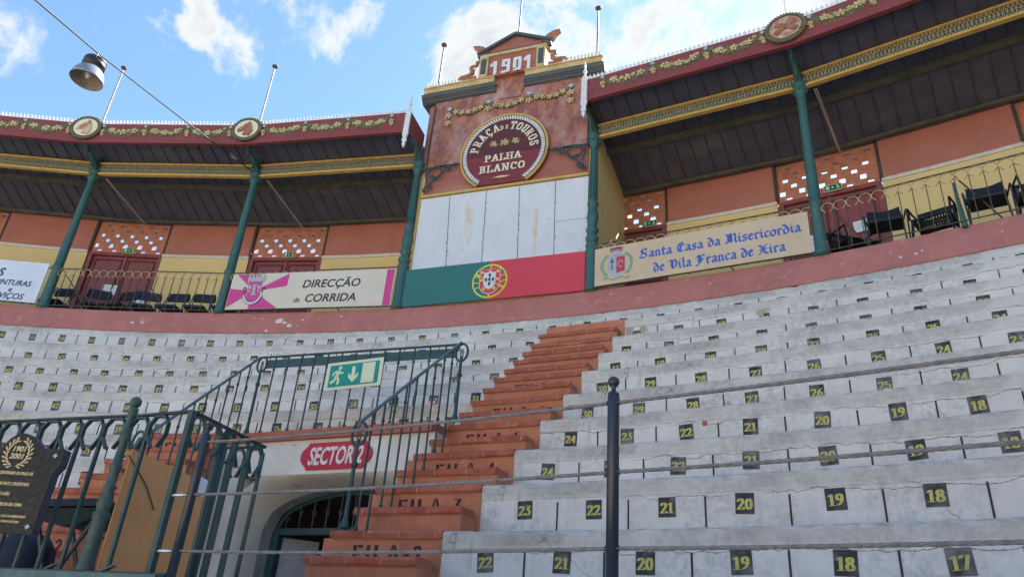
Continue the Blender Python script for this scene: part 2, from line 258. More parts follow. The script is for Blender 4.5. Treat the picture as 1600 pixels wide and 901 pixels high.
# ------------------------------------------------------------------ mesh builder
class MB:
    def __init__(s): s.v = []; s.f = []; s.m = []; s.sm = []; s.uv = None
    def quadface(s, idx, mi=0, smooth=False): s.f.append(tuple(idx)); s.m.append(mi); s.sm.append(smooth)
    def add(s, vs, fs, mi=0, smooth=False, M=None):
        b = len(s.v)
        for p in vs:
            p = Vector(p); s.v.append(M @ p if M else p)
        for f in fs: s.quadface([b+i for i in f], mi, smooth)
    def box(s, c, d, mi=0, M=None):
        x, y, z = c; a, b, e = d[0]/2, d[1]/2, d[2]/2
        vs = [(x+i*a, y+j*b, z+k*e) for i in (-1, 1) for j in (-1, 1) for k in (-1, 1)]
        s.add(vs, [(0, 1, 3, 2), (4, 6, 7, 5), (0, 4, 5, 1), (2, 3, 7, 6), (0, 2, 6, 4), (1, 5, 7, 3)], mi, False, M)
    def bar(s, a, b, w, d, mi=0, M=None, upv=(0, 1, 0)):
        a, b = Vector(a), Vector(b); t = (b-a).normalized(); n = Vector(upv); sd = t.cross(n)
        if sd.length < 1e-4: sd = t.cross(Vector((1, 0, 0)))
        sd.normalize(); n = sd.cross(t).normalized(); vs = []
        for p in (a, b):
            for i, j in ((-1, -1), (1, -1), (1, 1), (-1, 1)): vs.append(p+sd*(i*w/2)+n*(j*d/2))
        s.add(vs, [(3, 2, 1, 0), (4, 5, 6, 7), (0, 1, 5, 4), (1, 2, 6, 5), (2, 3, 7, 6), (3, 0, 4, 7)], mi, False, M)
    def tube(s, pts, r, n=8, mi=0, M=None, closed=False):
        pts = [Vector(p) for p in pts]; k = len(pts); rr = r if isinstance(r, (list, tuple)) else [r]*k
        vs = []; prev = None
        for i, p in enumerate(pts):
            a = pts[i-1] if (i > 0 or closed) else p; b = pts[(i+1) % k] if (i < k-1 or closed) else p
            t = (b-a).normalized()
            if prev is None:
                ref = Vector((0, 0, 1)) if abs(t.z) < .9 else Vector((1, 0, 0)); nx = t.cross(ref).normalized()
            else:
                nx = prev-t*prev.dot(t); nx.normalize()
            prev = nx; ny = t.cross(nx)
            for j in range(n):
                a_ = 2*pi*j/n; vs.append(p+(nx*cos(a_)+ny*sin(a_))*rr[i])
        fs = []
        for i in range(k if closed else k-1):
            i2 = (i+1) % k
            for j in range(n): fs.append((i*n+j, i*n+(j+1) % n, i2*n+(j+1) % n, i2*n+j))
        s.add(vs, fs, mi, True, M)
        if not closed: s.add(vs[:n], [tuple(range(n))[::-1]], mi, False, M); s.add(vs[-n:], [tuple(range(n))], mi, False, M)
    def lathe(s, prof, n=16, c=(0, 0, 0), mi=0, M=None, smooth=True):
        vs = []; fs = []
        for r, z in prof:
            for j in range(n): a = 2*pi*j/n; vs.append((c[0]+r*cos(a), c[1]+r*sin(a), c[2]+z))
        for i in range(len(prof)-1):
            for j in range(n): fs.append((i*n+j, i*n+(j+1) % n, (i+1)*n+(j+1) % n, (i+1)*n+j))
        fs.append(tuple(range(n))[::-1]); fs.append(tuple((len(prof)-1)*n+j for j in range(n)))
        s.add(vs, fs, mi, smooth, M)
    def sphere(s, c, r, mi=0, M=None, n=12, sq=(1, 1, 1)):
        prof = [(max(1e-4, r*sin(pi*i/8)), -r*cos(pi*i/8)) for i in range(9)]
        T = Matrix.Translation(c) @ Matrix.Diagonal((sq[0], sq[1], sq[2], 1)); s.lathe(prof, n, (0, 0, 0), mi, (M @ T) if M else T)
    def prism(s, poly, y0, y1, mi=0, M=None):
        """poly in (x,z), front at y0 (towards the arena), back at y1"""
        ar = sum(poly[i][0]*poly[(i+1) % len(poly)][1]-poly[(i+1) % len(poly)][0]*poly[i][1] for i in range(len(poly)))
        if ar < 0: poly = poly[::-1]
        n = len(poly); vs = [(x, y0, z) for x, z in poly]+[(x, y1, z) for x, z in poly]
        fs = [tuple(range(n)), tuple(range(2*n-1, n-1, -1))]+[((i+1) % n, i, n+i, n+(i+1) % n) for i in range(n)]
        s.add(vs, fs, mi, False, M)
    def sweep(s, prof, t0, t1, n, mis=None, uvfn=None, caps=True):
        """ring sweep of a (r,z) profile, angles clockwise from +Y"""
        b = len(s.v); k = len(prof)
        for i in range(n+1):
            t = t0+(t1-t0)*i/n
            for r, z in prof: s.v.append(Vector((r*sin(t), r*cos(t), z)))
        for i in range(n):
            for j in range(k-1):
                s.quadface((b+i*k+j, b+(i+1)*k+j, b+(i+1)*k+j+1, b+i*k+j+1), mis[j] if mis else 0)
        if caps:
            s.quadface([b+j for j in range(k)], mis[0] if mis else 0); s.quadface([b+n*k+j for j in range(k)][::-1], mis[0] if mis else 0)
    def mesh(s, name, mats, uvfn=None):
        me = bpy.data.meshes.new(name); me.from_pydata([tuple(v) for v in s.v], [], s.f)
        for m in (mats if isinstance(mats, (list, tuple)) else [mats]): me.materials.append(m)
        me.polygons.foreach_set('material_index', s.m); me.polygons.foreach_set('use_smooth', s.sm)
        if uvfn:
            ul = me.uv_layers.new(name='UVMap')
            for lp in me.loops: ul.data[lp.index].uv = uvfn(me.vertices[lp.vertex_index].co)
        me.update(); return me
    def build(s, name, mats, parent=None, M=None, uvfn=None):
        return link(name, s.mesh(name, mats, uvfn), parent, M)

def link(name, me, parent=None, M=None):
    o = bpy.data.objects.new(name, me); COL.objects.link(o)
    if parent: o.parent = parent
    if M is not None: o.matrix_local = M
    return o
def FR(t, R, z): return Matrix.Translation((R*sin(t), R*cos(t), z+ZO)) @ Matrix.Rotation(-t, 4, 'Z')
def tag(o, label, cat, group=None, kind=None):
    if label: o['label'] = label
    if cat: o['category'] = cat
    if group: o['group'] = group
    if kind: o['kind'] = kind
    return o
def thing(name, label, cat, M=None, group=None):
    o = bpy.data.objects.new(name, None); COL.objects.link(o); o.empty_display_size = .2
    if M is not None: o.matrix_world = M
    return tag(o, label, cat, group)
KIDS = {}
def dup(o, parent=None, M=None):
    c = o.copy(); COL.objects.link(c)
    if parent: c.parent = parent
    for ch in [x for x in bpy.data.objects if x.parent == o and x != c]: dup(ch, c)
    if M is not None: c.matrix_world = M
    return c
EYE = Matrix.Translation((0, 0, ZO))
TX = Matrix.Rotation(pi/2, 4, 'X')     # text plane -> facing the arena

def text_mesh(body, h, mats, ext=.002, shear=0., bold=0., sx=1., align='CENTER', space=1.):
    cu = bpy.data.curves.new('lettering', 'FONT'); cu.body = body; cu.size = h/.729; cu.extrude = ext; cu.shear = shear; cu.offset = bold; cu.align_x = align; cu.space_character = space
    cu.resolution_u = 3
    o = bpy.data.objects.new('lettering', cu); COL.objects.link(o); bpy.context.view_layer.update()
    me = bpy.data.meshes.new_from_object(o.evaluated_get(bpy.context.evaluated_depsgraph_get())); bpy.data.objects.remove(o)
    for v in me.vertices: v.co.x *= sx
    me.materials.clear(); me.materials.append(mats); me.name = 'lettering'; return me

# ---- broad-nib glyph engine: strokes swept with a flat pen
def arc(cx, cy, rx, ry, a0, a1, n=14): return [(cx+rx*cos(R_(a0+(a1-a0)*i/n)), cy+ry*sin(R_(a0+(a1-a0)*i/n))) for i in range(n+1)]
G = {
'0': (.6, [arc(.3, .5, .2, .44, 0, 360, 24)]),
'1': (.5, [[(.08, .76), (.27, .93), (.27, .05)], [(.1, .05), (.44, .05)]]),
'2': (.6, [arc(.29, .70, .19, .24, 175, -35)+[(.07, .06), (.5, .06), (.53, .2)]]),
'3': (.6, [[(.1, .93), (.47, .93), (.24, .60)]+arc(.27, .32, .2, .26, 85, -165)]),
'4': (.62, [[(.42, .05), (.42, .94), (.06, .3), (.56, .3)]]),
'5': (.6, [[(.48, .93), (.14, .93), (.13, .55)]+arc(.28, .33, .2, .27, 110, -165)]),
'6': (.6, [[(.46, .92), (.24, .78), (.12, .5)]+arc(.3, .3, .19, .24, 180, 540, 20)]),
'7': (.58, [[(.07, .78), (.08, .93), (.5, .93), (.24, .04)]]),
'8': (.6, [arc(.3, .72, .165, .21, 0, 360, 18), arc(.3, .28, .2, .24, 0, 360, 18)]),
'9': (.6, [[(.14, .08), (.36, .22), (.48, .5)]+arc(.3, .7, .19, .24, 0, 360, 20)]),
'P': (.72, [[(.16, .04), (.16, .96)], [(.16, .93), (.38, .93)]+arc(.38, .7, .2, .23, 90, -90, 10)+[(.16, .47)], [(.02, .04), (.32, .04)], [(.02, .96), (.2, .96)]]),
'R': (.8, [[(.16, .04), (.16, .96)], [(.16, .93), (.38, .93)]+arc(.38, .72, .2, .21, 90, -90, 10)+[(.16, .51)], [(.38, .5), (.62, .04), (.74, .04)], [(.02, .04), (.3, .04)], [(.02, .96), (.2, .96)]]),
'A': (.82, [[(.12, .04), (.40, .98)], [(.40, .98), (.68, .04)], [(.2, .34), (.6, .34)], [(.0, .04), (.24, .04)], [(.54, .04), (.82, .04)]]),
'C': (.74, [arc(.4, .5, .28, .45, 50, 310, 20), [(.62, .68), (.62, .94)]]),
'\u00c7': (.74, [arc(.4, .5, .28, .45, 50, 310, 20), [(.62, .68), (.62, .94)], [(.42, .04), (.48, -.12), (.3, -.2)]]),
'D': (.78, [[(.16, .04), (.16, .96)], [(.04, .95), (.32, .95)]+arc(.32, .5, .3, .45, 90, -90, 14)+[(.04, .05)]]),
'E': (.66, [[(.16, .04), (.16, .96)], [(.03, .95), (.56, .95), (.56, .75)], [(.16, .52), (.44, .52)], [(.03, .05), (.58, .05), (.58, .27)]]),
'T': (.72, [[(.36, .04), (.36, .96)], [(.04, .72), (.05, .95), (.67, .95), (.68, .72)], [(.2, .04), (.52, .04)]]),
'O': (.78, [arc(.39, .5, .29, .45, 0, 360, 26)]),
'U': (.8, [[(.16, .95), (.16, .35)]+arc(.38, .32, .22, .27, 180, 360, 12)+[(.6, .95)], [(.02, .95), (.3, .95)], [(.47, .95), (.74, .95)]]),
'S': (.64, [[(.54, .72), (.5, .9)]+arc(.31, .73, .2, .21, 60, 260, 12)+arc(.32, .27, .22, .24, 80, -130, 12)+[(.08, .32)]]),
'L': (.66, [[(.16, .04), (.16, .96)], [(.02, .96), (.32, .96)], [(.02, .05), (.58, .05), (.6, .3)]]),
'H': (.82, [[(.16, .04), (.16, .96)], [(.64, .04), (.64, .96)], [(.16, .5), (.64, .5)], [(.02, .04), (.3, .04)], [(.02, .96), (.3, .96)], [(.5, .04), (.78, .04)], [(.5, .96), (.78, .96)]]),
'B': (.74, [[(.16, .04), (.16, .96)], [(.03, .95), (.36, .95)]+arc(.36, .73, .18, .22, 90, -90, 10)+[(.16, .51)], [(.36, .51)]+arc(.36, .28, .22, .23, 90, -90, 10)+[(.03, .05)]]),
'N': (.84, [[(.16, .04), (.16, .96)], [(.13, .96), (.62, .06)], [(.65, .04), (.65, .96)], [(.02, .04), (.28, .04)], [(.52, .96), (.78, .96)], [(.02, .96), (.2, .96)]]),
}
BL = {   # blackletter, drawn for a 40-degree nib; x-height .62
'a': (.5, [[(.08, .55), (.22, .64), (.36, .54), (.36, .12), (.46, .04)], [(.36, .36), (.16, .30), (.08, .20), (.12, .06), (.26, .06), (.36, .16)]]),
'n': (.56, [[(.04, .54), (.12, .62), (.12, .08), (.2, .02)], [(.12, .48), (.28, .62), (.4, .52), (.4, .10), (.5, .03)]]),
't': (.38, [[(.18, .86), (.14, .8), (.14, .12), (.24, .03), (.34, .1)], [(.03, .6), (.32, .6)]]),
's': (.46, [[(.38, .56), (.26, .63), (.1, .54), (.1, .44), (.34, .26), (.36, .12), (.2, .03), (.05, .1)]]),
'd': (.52, [[(.02, .92), (.22, .86), (.42, .52), (.42, .16), (.24, .02), (.1, .12), (.08, .48), (.26, .62), (.40, .54)]]),
'i': (.3, [[(.04, .54), (.13, .62), (.13, .12), (.24, .03)], [(.11, .82), (.18, .88)]]),
'e': (.44, [[(.12, .34), (.36, .46), (.30, .6), (.18, .62), (.08, .5), (.09, .14), (.22, .03), (.38, .12)]]),
'r': (.42, [[(.04, .54), (.13, .62), (.13, .08), (.22, .02)], [(.13, .5), (.28, .64), (.38, .54)]]),
'c': (.42, [[(.36, .54), (.24, .63), (.09, .5), (.09, .15), (.22, .03), (.36, .12)]]),
'o': (.5, [[(.24, .63), (.08, .5), (.08, .15), (.26, .02), (.42, .14), (.42, .5), (.24, .63)]]),
'l': (.28, [[(.04, .92), (.13, .98), (.13, .12), (.24, .03)]]),
'S': (.82, [[(.7, .82), (.52, .96), (.26, .92), (.16, .74), (.3, .58), (.58, .44), (.68, .26), (.52, .06), (.24, .04), (.04, .16)], [(.12, .34), (.62, .62)], [(.3, .92), (.3, .5)]]),
'C': (.74, [[(.64, .78), (.5, .95), (.24, .84), (.12, .5), (.22, .14), (.46, .03), (.66, .16)], [(.36, .9), (.36, .1)], [(.42, .6), (.64, .66)]]),
'M': (1.0, [[(.02, .1), (.16, .06), (.26, .2), (.26, .8), (.12, .92)], [(.26, .82), (.44, .96), (.54, .84), (.54, .1)], [(.54, .8), (.74, .96), (.86, .82), (.84, .14), (.96, .04)], [(.38, .9), (.38, .12)]]),
'V': (.78, [[(.02, .8), (.14, .94), (.26, .84), (.24, .3), (.4, .05), (.62, .2), (.68, .66), (.54, .92), (.4, .84)], [(.36, .86), (.36, .16)]]),
'F': (.82, [[(.0, -.02), (.16, -.06), (.3, .1), (.3, .72), (.16, .84), (.06, .74)], [(.2, .94), (.42, .86), (.62, .96), (.74, .88)], [(.16, .46), (.52, .54), (.62, .46)], [(.42, .84), (.42, .2)]]),
'X': (.82, [[(.1, .9), (.26, .84), (.58, .12), (.76, .06)], [(.72, .92), (.54, .84), (.22, .14), (.06, .06)], [(.16, .46), (.68, .54)]]),
' ': (.3, [])}
def nib_glyph(mb, strokes, h, x0, z0, nw, nt_, ang, y0, ext, sx=1., M=None, mi=0):
    ca, sa = cos(R_(ang)), sin(R_(ang))
    nib = [Vector((a*nw/2*ca-b*nt_/2*sa, a*nw/2*sa+b*nt_/2*ca)) for a, b in ((-1, -1), (1, -1), (1, 1), (-1, 1))]
    q = 0
    for st in strokes:
        for a, b in zip(st[:-1], st[1:]):
            pts = [Vector((x0+p[0]*h*sx, z0+p[1]*h))+n*h for p in (a, b) for n in nib]
            pts = sorted(((p.x, p.y) for p in pts))
            def half(ps):
                o = []
                for p in ps:
                    while len(o) > 1 and (o[-1][0]-o[-2][0])*(p[1]-o[-2][1])-(o[-1][1]-o[-2][1])*(p[0]-o[-2][0]) <= 1e-12: o.pop()
                    o.append(p)
                return o
            hull = half(pts)[:-1]+half(pts[::-1])[:-1]
            q += 1; e = (q % 7)*.00012
            if len(hull) > 2: mb.prism(hull, y0-ext-e, y0, mi, M)
def nib_text(mb, body, h, table, nw, nt_, ang, x0, z0, y0, ext=.003, sx=1., sp=.06, M=None, mi=0):
    x = x0
    for ch in body:
        wd, st = table[ch]; nib_glyph(mb, st, h, x, z0, nw, nt_, ang, y0, ext, sx, M, mi); x += (wd+sp)*h*sx
    return x
def text_w(body, h, table, sx=1., sp=.06): return sum((table[c][0]+sp)*h*sx for c in body)-sp*h*sx

# ------------------------------------------------------------------ ring constants (radius, height of bench edge)
RR = {1: 19.12, 2: 19.603, 3: 20.08, 4: 20.568, 5: 21.038, 6: 21.538, 7: 22.002, 8: 22.488, 9: 22.971, 10: 23.449, 11: 24.715}
ZZ = {0: -.02, 1: .389, 2: .789, 3: 1.191, 4: 1.579, 5: 1.966, 6: 2.370, 7: 2.778, 8: 3.171, 9: 3.572, 10: 4.003, 11: 4.768}
ZTOP = 5.144
BAY = .1305; CA = lambda n: -.2025+BAY*n
ST_R, ST_L, ST2_R, ST2_L = -.1655, -.2095, -.3245, -.3685     # right stair edges, left stair edges
FULL0, FULL1 = -.2675-pi, -.2675+pi

# ------------------------------------------------------------------ setting: ground, sand, passage
def disc(name, R, z, m, n=96, r0=None):
    b = MB()
    if r0 is None: b.add([(R*sin(2*pi*i/n), R*cos(2*pi*i/n), z) for i in range(n)], [tuple(range(n))[::-1]])
    else: b.sweep([(r0, z), (R, z)], 0, 2*pi, n, caps=False)
    return tag(b.build(name, m), None, None, None, 'structure')
disc('ground', 400, -.012, M_earth)
disc('arena_sand', 14.0, -.004, M_sand)
disc('passage_floor', 17.4, -.004, M_conc, 120, 14.2)
b = MB(); b.sweep([(14.0, 0), (14.0, 1.25), (14.12, 1.25), (14.12, 0)], -.2675+.35, -.2675-.35+2*pi, 200); 
tag(b.build('arena_barrier', M_fascia), 'dark red wooden barrier round the sand of the arena', 'barrier')
b = MB(); b.sweep([(17.42, -.05-ZO), (17.42, .17), (17.62, .17), (17.62, -.05), (19.12, -.05), (19.12, -ZO)], FULL0, FULL1, 360)
tag(b.build('front_wall', M_wash, None, EYE), 'low whitewashed wall in front of the first bench row, carrying the cable fence', 'wall')

# ------------------------------------------------------------------ seating terrace
terr = thing('seating_terrace', 'curved bank of whitewashed concrete benches with black and yellow seat numbers', 'seating terrace', EYE)
SEATS = {}   # row -> list of (number, angle)
SP = .5
def seq(k, t, n, right, left):
    """a known seat (angle t, number n); numbers grow to the left"""
    d = SP/RR[k]; return [(n-i, t+i*d) for i in range(-left, right+1)]
SEATS[2] = [(22-i, -.1490+.0259*i) for i in range(0, 8)]
SEATS[3] = [(23-i, -.1490+.0249*i) for i in range(0, 8)]
SEATS[4] = [(24-i, -.1513+.0244*i) for i in range(0, 9)]
SEATS[5] = [(24-i, -.1525+.0235*i) for i in range(0, 9)]
SEATS[6] = [(30-i, -.1548+.0231*i) for i in range(0, 10)]+[(36+i, -.3378-.0235*i) for i in range(0, 12)]+[(35-i, -.3147+.0235*i) for i in range(0, 5)]
SEATS[7] = [(30-i, -.1560+.0227*i) for i in range(0, 10)]+[(31+i, -.2191-.0227*i) for i in range(0, 17)]
SEATS[8] = [(31-i, -.1571+.0224*i) for i in range(0, 10)]+[(32+i, -.2205-.02275*i) for i in range(0, 17)]
SEATS[9] = [(32-i, -.1589+.0219*i) for i in range(0, 10)]+[(33+i, -.2202-.0216*i) for i in range(0, 19)]
SEATS[10] = [(32-i, -.1588+.0215*i) for i in range(0, 11)]+[(33+i, -.2193-.0221*i) for i in range(0, 19)]
SEATS[11] = [(36-i, -.1822+.02165*i) for i in range(-21, 11)]
for k in (3, 4, 5): SEATS[k] += [(20+i, -.3785-.0242*i) for i in range(0, 7)]
PLATES = {}
def plate_mesh(n):
    if n in PLATES: return PLATES[n]
    mb = MB(); mb.box((0, .0, 0), (.112, .006, .124), 0)
    s_ = str(n); h = .070; wd = text_w(s_, h, G, 1.05, .05)
    nib_text(mb, s_, h, G, .25, .03, 5, -wd/2, -h/2-.004, -.0032, .0022, 1.05, .05, None, 1)
    PLATES[n] = mb.mesh('seat_number', [M_plate, M_yel]); return PLATES[n]
from mathutils import noise as mnoise
def seg(b, prof, t0, t1, mis, step=.012):
    """coarse behind the viewer, fine and slightly chipped where the photo looks"""
    cuts = sorted({t0, t1}|{q for q in (-.78, .14, -.78+2*pi, .14+2*pi) if t0 < q < t1})
    for a, c in zip(cuts[:-1], cuts[1:]):
        mid = ((a+c)/2+pi) % (2*pi)-pi; fine = -.78 < mid < .14; n0 = len(b.v)
        b.sweep(prof, a, c, max(2, int((c-a)/(.0022 if fine else step))), mis, None, True)
        if not fine: continue
        zt_ = max(q for _, q in prof)
        for v in b.v[n0:]:
            R = math.hypot(v.x, v.y); th_ = math.atan2(v.x, v.y); d = zt_-v.z
            if d > .2: continue
            u = th_*R; k = mnoise.noise(Vector((u*2.1, zt_*7, 0)))*.0035+mnoise.noise(Vector((u*9, zt_*5, d*20)))*.0025
            c_ = mnoise.noise(Vector((u*5.3, zt_*3.1, 4.)))
            if c_ > .42 and d < .05: k -= (c_-.42)*.06
            if R < prof[0][0]+.013: v.x += sin(th_)*-k*.8; v.y += cos(th_)*-k*.8
            if d < .05: v.z += k
for k in range(1, 12):
    R, z, zb = RR[k], ZZ[k], ZZ[k-1]
    b = MB()
    nxt = RR[k+1] if k < 11 else 24.9
    if k < 11: prof = [(R, zb-.05), (R, z-.115), (R-.006, z-.105), (R-.014, z-.03), (R-.010, z-.012), (R+.012, z-.002), (R+.04, z), (nxt+.03, z), (nxt+.03, zb-.05)]
    else: prof = [(R, zb-.05), (R, z), (R+.12, z), (R+.12, zb-.05)]
    mis = None
    if k <= 5: rng = [(ST_R, FULL0+2*pi), (FULL0, ST2_L)] if False else [(ST_R, ST2_L+2*pi)]
    elif k <= 10: rng = [(ST_R, ST_L+2*pi)]
    else: rng = [(FULL0, FULL1)]
    for t0, t1 in rng: seg(b, prof, t0, t1, mis)
    bn = len(b.v)
    # seat separators painted on the riser
    d = SP/R
    ths = sorted(t for _, t in SEATS.get(k, [])); seps = []
    for i, t in enumerate(ths):
        if i and t-ths[i-1] < 1.4*d: seps.append((t+ths[i-1])/2)
        elif not (k <= 10 and 0 < t-d/2-ST_R < .8*d): seps.append(t-d/2)
    if ths: seps.append(ths[-1]+d/2)
    for t in seps:
        if k <= 10 and ST_L-.004 < t < ST_R+.004: continue
        if k <= 5 and ST2_L-.004 < t: 
            if t < ST_R+.004: continue
        top = z-.125-random.random()*.02 if k < 11 else z-.10
        M = Matrix.Translation((R*sin(t), R*cos(t), 0)) @ Matrix.Rotation(-t, 4, 'Z')
        b.box((0, -.001, (top+zb+.02)/2), (.011, .006, top-zb-.02), 1, M)
    def uvf(c, R=R, z=z):
        r = math.hypot(c.x, c.y); return (math.atan2(c.x, c.y)*R, (z-c.z) if r < R+.011 else -(r-R)*.5)
    row = b.build('bench_row', [M_bench, M_black], terr, None, uvf)
    for n, t in SEATS.get(k, []):
        if k <= 5 and ST2_L-.006 < t < ST_R+.006: continue
        if k <= 10 and ST_L-.002 < t < ST_R+.002: continue
        zc = z-{8: .195, 9: .21, 10: .228}.get(k, .186 if k < 6 else .205)
        if k == 11: zc = 4.003+.578
        t2 = t+random.uniform(-.0006, .0006)
        M = Matrix.Translation((R*sin(t2), R*cos(t2), zc+random.uniform(-.006, .006))) @ Matrix.Rotation(-t2, 4, 'Z') @ Matrix.Rotation(random.uniform(-.07, .07), 4, 'Y')
        link('seat_number', plate_mesh(n), row, M)

for k_, t_, z_, w_, h2, m_ in ((10, -.1630, 3.85, .13, .20, 0), (10, -.1555, 3.86, .12, .19, 0), (10, -.0955, 3.87, .16, .17, 0), (10, -.1255, 3.93, .30, .045, 0), (5, -.0987, 1.835, .05, .055, 1), (9, -.06, 3.50, .12, .05, 0), (8, -.482, 3.08, .08, .05, 0), (7, -.466, 2.68, .07, .06, 0)):
    b = MB(); n = 17; b.prism([(w_/2*(.6+.55*random.random())*cos(2*pi*i/n), h2/2*(.6+.55*random.random())*sin(2*pi*i/n)) for i in range(n)], -.003, .004)
    b.build('plaster_scar', [mat('sandy_plaster', (.46, .41, .32), .9, (.38, .33, .26), 12) if not m_ else M_brickcop], terr, Matrix.Translation((RR[k_]*sin(t_), RR[k_]*cos(t_), z_)) @ Matrix.Rotation(-t_, 4, 'Z'))

# ------------------------------------------------------------------ staircases
def stair(name, label, tl, tr, rows, first_half=True):
    root = thing(name, label, 'staircase', EYE)
    for k in rows:
        R, z = RR[k], ZZ[k]; nxt = RR[k+1] if k < 10 else 24.70
        # full step
        for half in (0, 1):
            if half: r0, zt, zb, r1 = R-.235, z-.195, ZZ[k-1]-.03, R-.001
            else: r0, zt, zb, r1 = R, z+.004, ZZ[k-1]-.03, nxt
            a, c = tl+(.0 if half else 0.), tr-(.0012 if half else 0.)
            b = MB(); lip = .022
            if k == 10 and not half:
                b.sweep([(r0, zb), (r0, zt), (r1, zt), (r1, zb)], a, c, 6, [0, 0, 0])
                b.build('step', [M_terr], root); continue
            ext = .0035 if not half and k <= 5 and name == 'staircase' and tl > -.25 else 0
            b.sweep([(r0, zb), (r0, zt-.052), (r1, zt-.052), (r1, zb)], a-ext, c, 6, [0, 0, 0])
            if half and random.random() < .7:
                pass
            st = b.build('step', [M_terr], root)
            t = MB(); w0, w1 = a-.0008, c-(.0 if not half else .0)
            nt_ = 5; prof = [(r0-lip+.004, zt-.052), (r0-lip, zt-.044), (r0-lip-.004, zt-.02), (r0-lip+.004, zt-.004), (r0-lip+.02, zt), (r0+.18, zt), (r0+.18, zt-.05)]
            off = random.random()*.3
            edges = [w0]+[w0+(w1-w0)*(i+off)/3.2 for i in range(0, 4) if 0.02 < (i+off)/3.2 < .98]+[w1]
            for e0, e1 in zip(edges[:-1], edges[1:]):
                t.sweep([(r_+random.uniform(-.002, .002), q_+random.uniform(-.0015, .0015)) for r_, q_ in prof], e0+.0002, e1-.0002, 2, [random.choice((0, 0, 2))]*6)
            tj = [(r+.003, q-.002) for r, q in prof]; t.sweep(tj, w0+.001, w1-.001, 3, [1]*6)
            t.build('nosing', [M_tile, M_joint, M_tile2], st)
            if not half and k in (2, 3, 4, 5, 6, 7):
                lb = MB(); hh = .115
                tm = (tl+tr)/2+.001; M = Matrix.Translation((R*sin(tm), R*cos(tm), 0)) @ Matrix.Rotation(-tm, 4, 'Z')
                zl = z-.205; x = -.27; W_ = .045
                def rc(x0, z0, x1, z1): lb.box(((x0+x1)/2, -.0015, zl+(z0+z1)/2*hh), (x1-x0, .004, (z1-z0)*hh), 0, M)
                rc(x, 0, x+.028, 1); rc(x+.034, .86, x+.075, 1); rc(x+.034, .44, x+.062, .58); x += .105
                rc(x, 0, x+.028, 1); x += .062
                rc(x, 0, x+.028, 1); rc(x+.034, 0, x+.07, .14); x += .105
                lb.prism([(x, zl), (x+.022, zl), (x+.042, zl+hh), (x+.032, zl+hh)], -.0035, .001, 0, M); lb.prism([(x+.066, zl), (x+.096, zl), (x+.056, zl+hh), (x+.044, zl+hh)], -.0035, .001, 0, M); x += .125
                rc(x, .4, x+.04, .54); x += .07
                nib_text(lb, str(k), hh, G, .19, .05, 5, x, zl, 0, .0035, .9, .05, M)
                lb.build('row_lettering', [M_stencil], st)
    return root
stair('staircase', 'terracotta staircase with tiled edges climbing right of the tunnel to the top row', ST_L, ST_R, range(1, 11))
s2 = stair('staircase', 'short terracotta staircase left of the tunnel, behind the green balustrade', ST2_L, ST2_R, range(1, 6))

# ------------------------------------------------------------------ tunnel portal under the benches
PM = Matrix.Translation((-5.4199, 20.1848, ZO)) @ Matrix.Rotation(.1776, 4, 'Z')   # local x along the face, y outward
port = thing('tunnel_portal', 'whitewashed tunnel entrance with a flared arch under a brick coping', 'tunnel entrance', PM)
b = MB(); H = 1.42
b.box((-.095, .25, 1.69), (2.43, .5, .33), 0); b.box((-1.135, .16, -.04), (.30, .318, 3.12), 0)
for sx_ in (-1,):
    b.box((-1.33, .7, .0), (.12, 1.5, 3.3), 0)
b.box((1.33, .75, .0), (.10, 1.5, 2.6), 0)
b.build('wall', [M_wash], port)
b = MB(); NA = 24
A = [(-.985, 0.002, -1.6), (-.985, 0.002, 1.38)]; Bc = [(-.93, .35, -1.6), (-.93, .35, 1.085)]
for i in range(1, NA):
    f = i/NA; x = -.95+f*1.9; A.append((-.985+f*1.97, 0.002, 1.525-.145*max(0, abs(f-.5)*2-.75)/.25)); xx = (-.93+f*1.86); Bc.append((xx, .35, 1.085+.385*math.sqrt(max(0, 1-(xx/.95)**2))**1.0 if abs(xx) < .95 else 1.085))
A += [(.985, 0.002, 1.38), (.985, 0.002, -1.6)]; Bc += [(.93, .35, 1.085), (.93, .35, -1.6)]
ns = 6; vs = []; n_ = len(A)
for j in range(ns+1):
    f = j/ns; e = f**1.6
    for p, q in zip(A, Bc): vs.append((p[0]+(q[0]-p[0])*f, q[1]*e, p[2]+(q[2]-p[2])*f))
b.add(vs, [(j*n_+i, j*n_+i+1, (j+1)*n_+i+1, (j+1)*n_+i) for j in range(ns) for i in range(n_-1)], 0, True)
b.build('flared_surround', [M_wash2], port)
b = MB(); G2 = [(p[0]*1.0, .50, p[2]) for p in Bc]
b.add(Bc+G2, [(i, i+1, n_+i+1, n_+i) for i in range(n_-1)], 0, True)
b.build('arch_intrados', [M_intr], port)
b = MB(); b.sweep([(20.82, 1.852), (20.82, 1.945), (21.56, 1.945), (21.56, 1.852)], ST2_L, ST_L, 12)
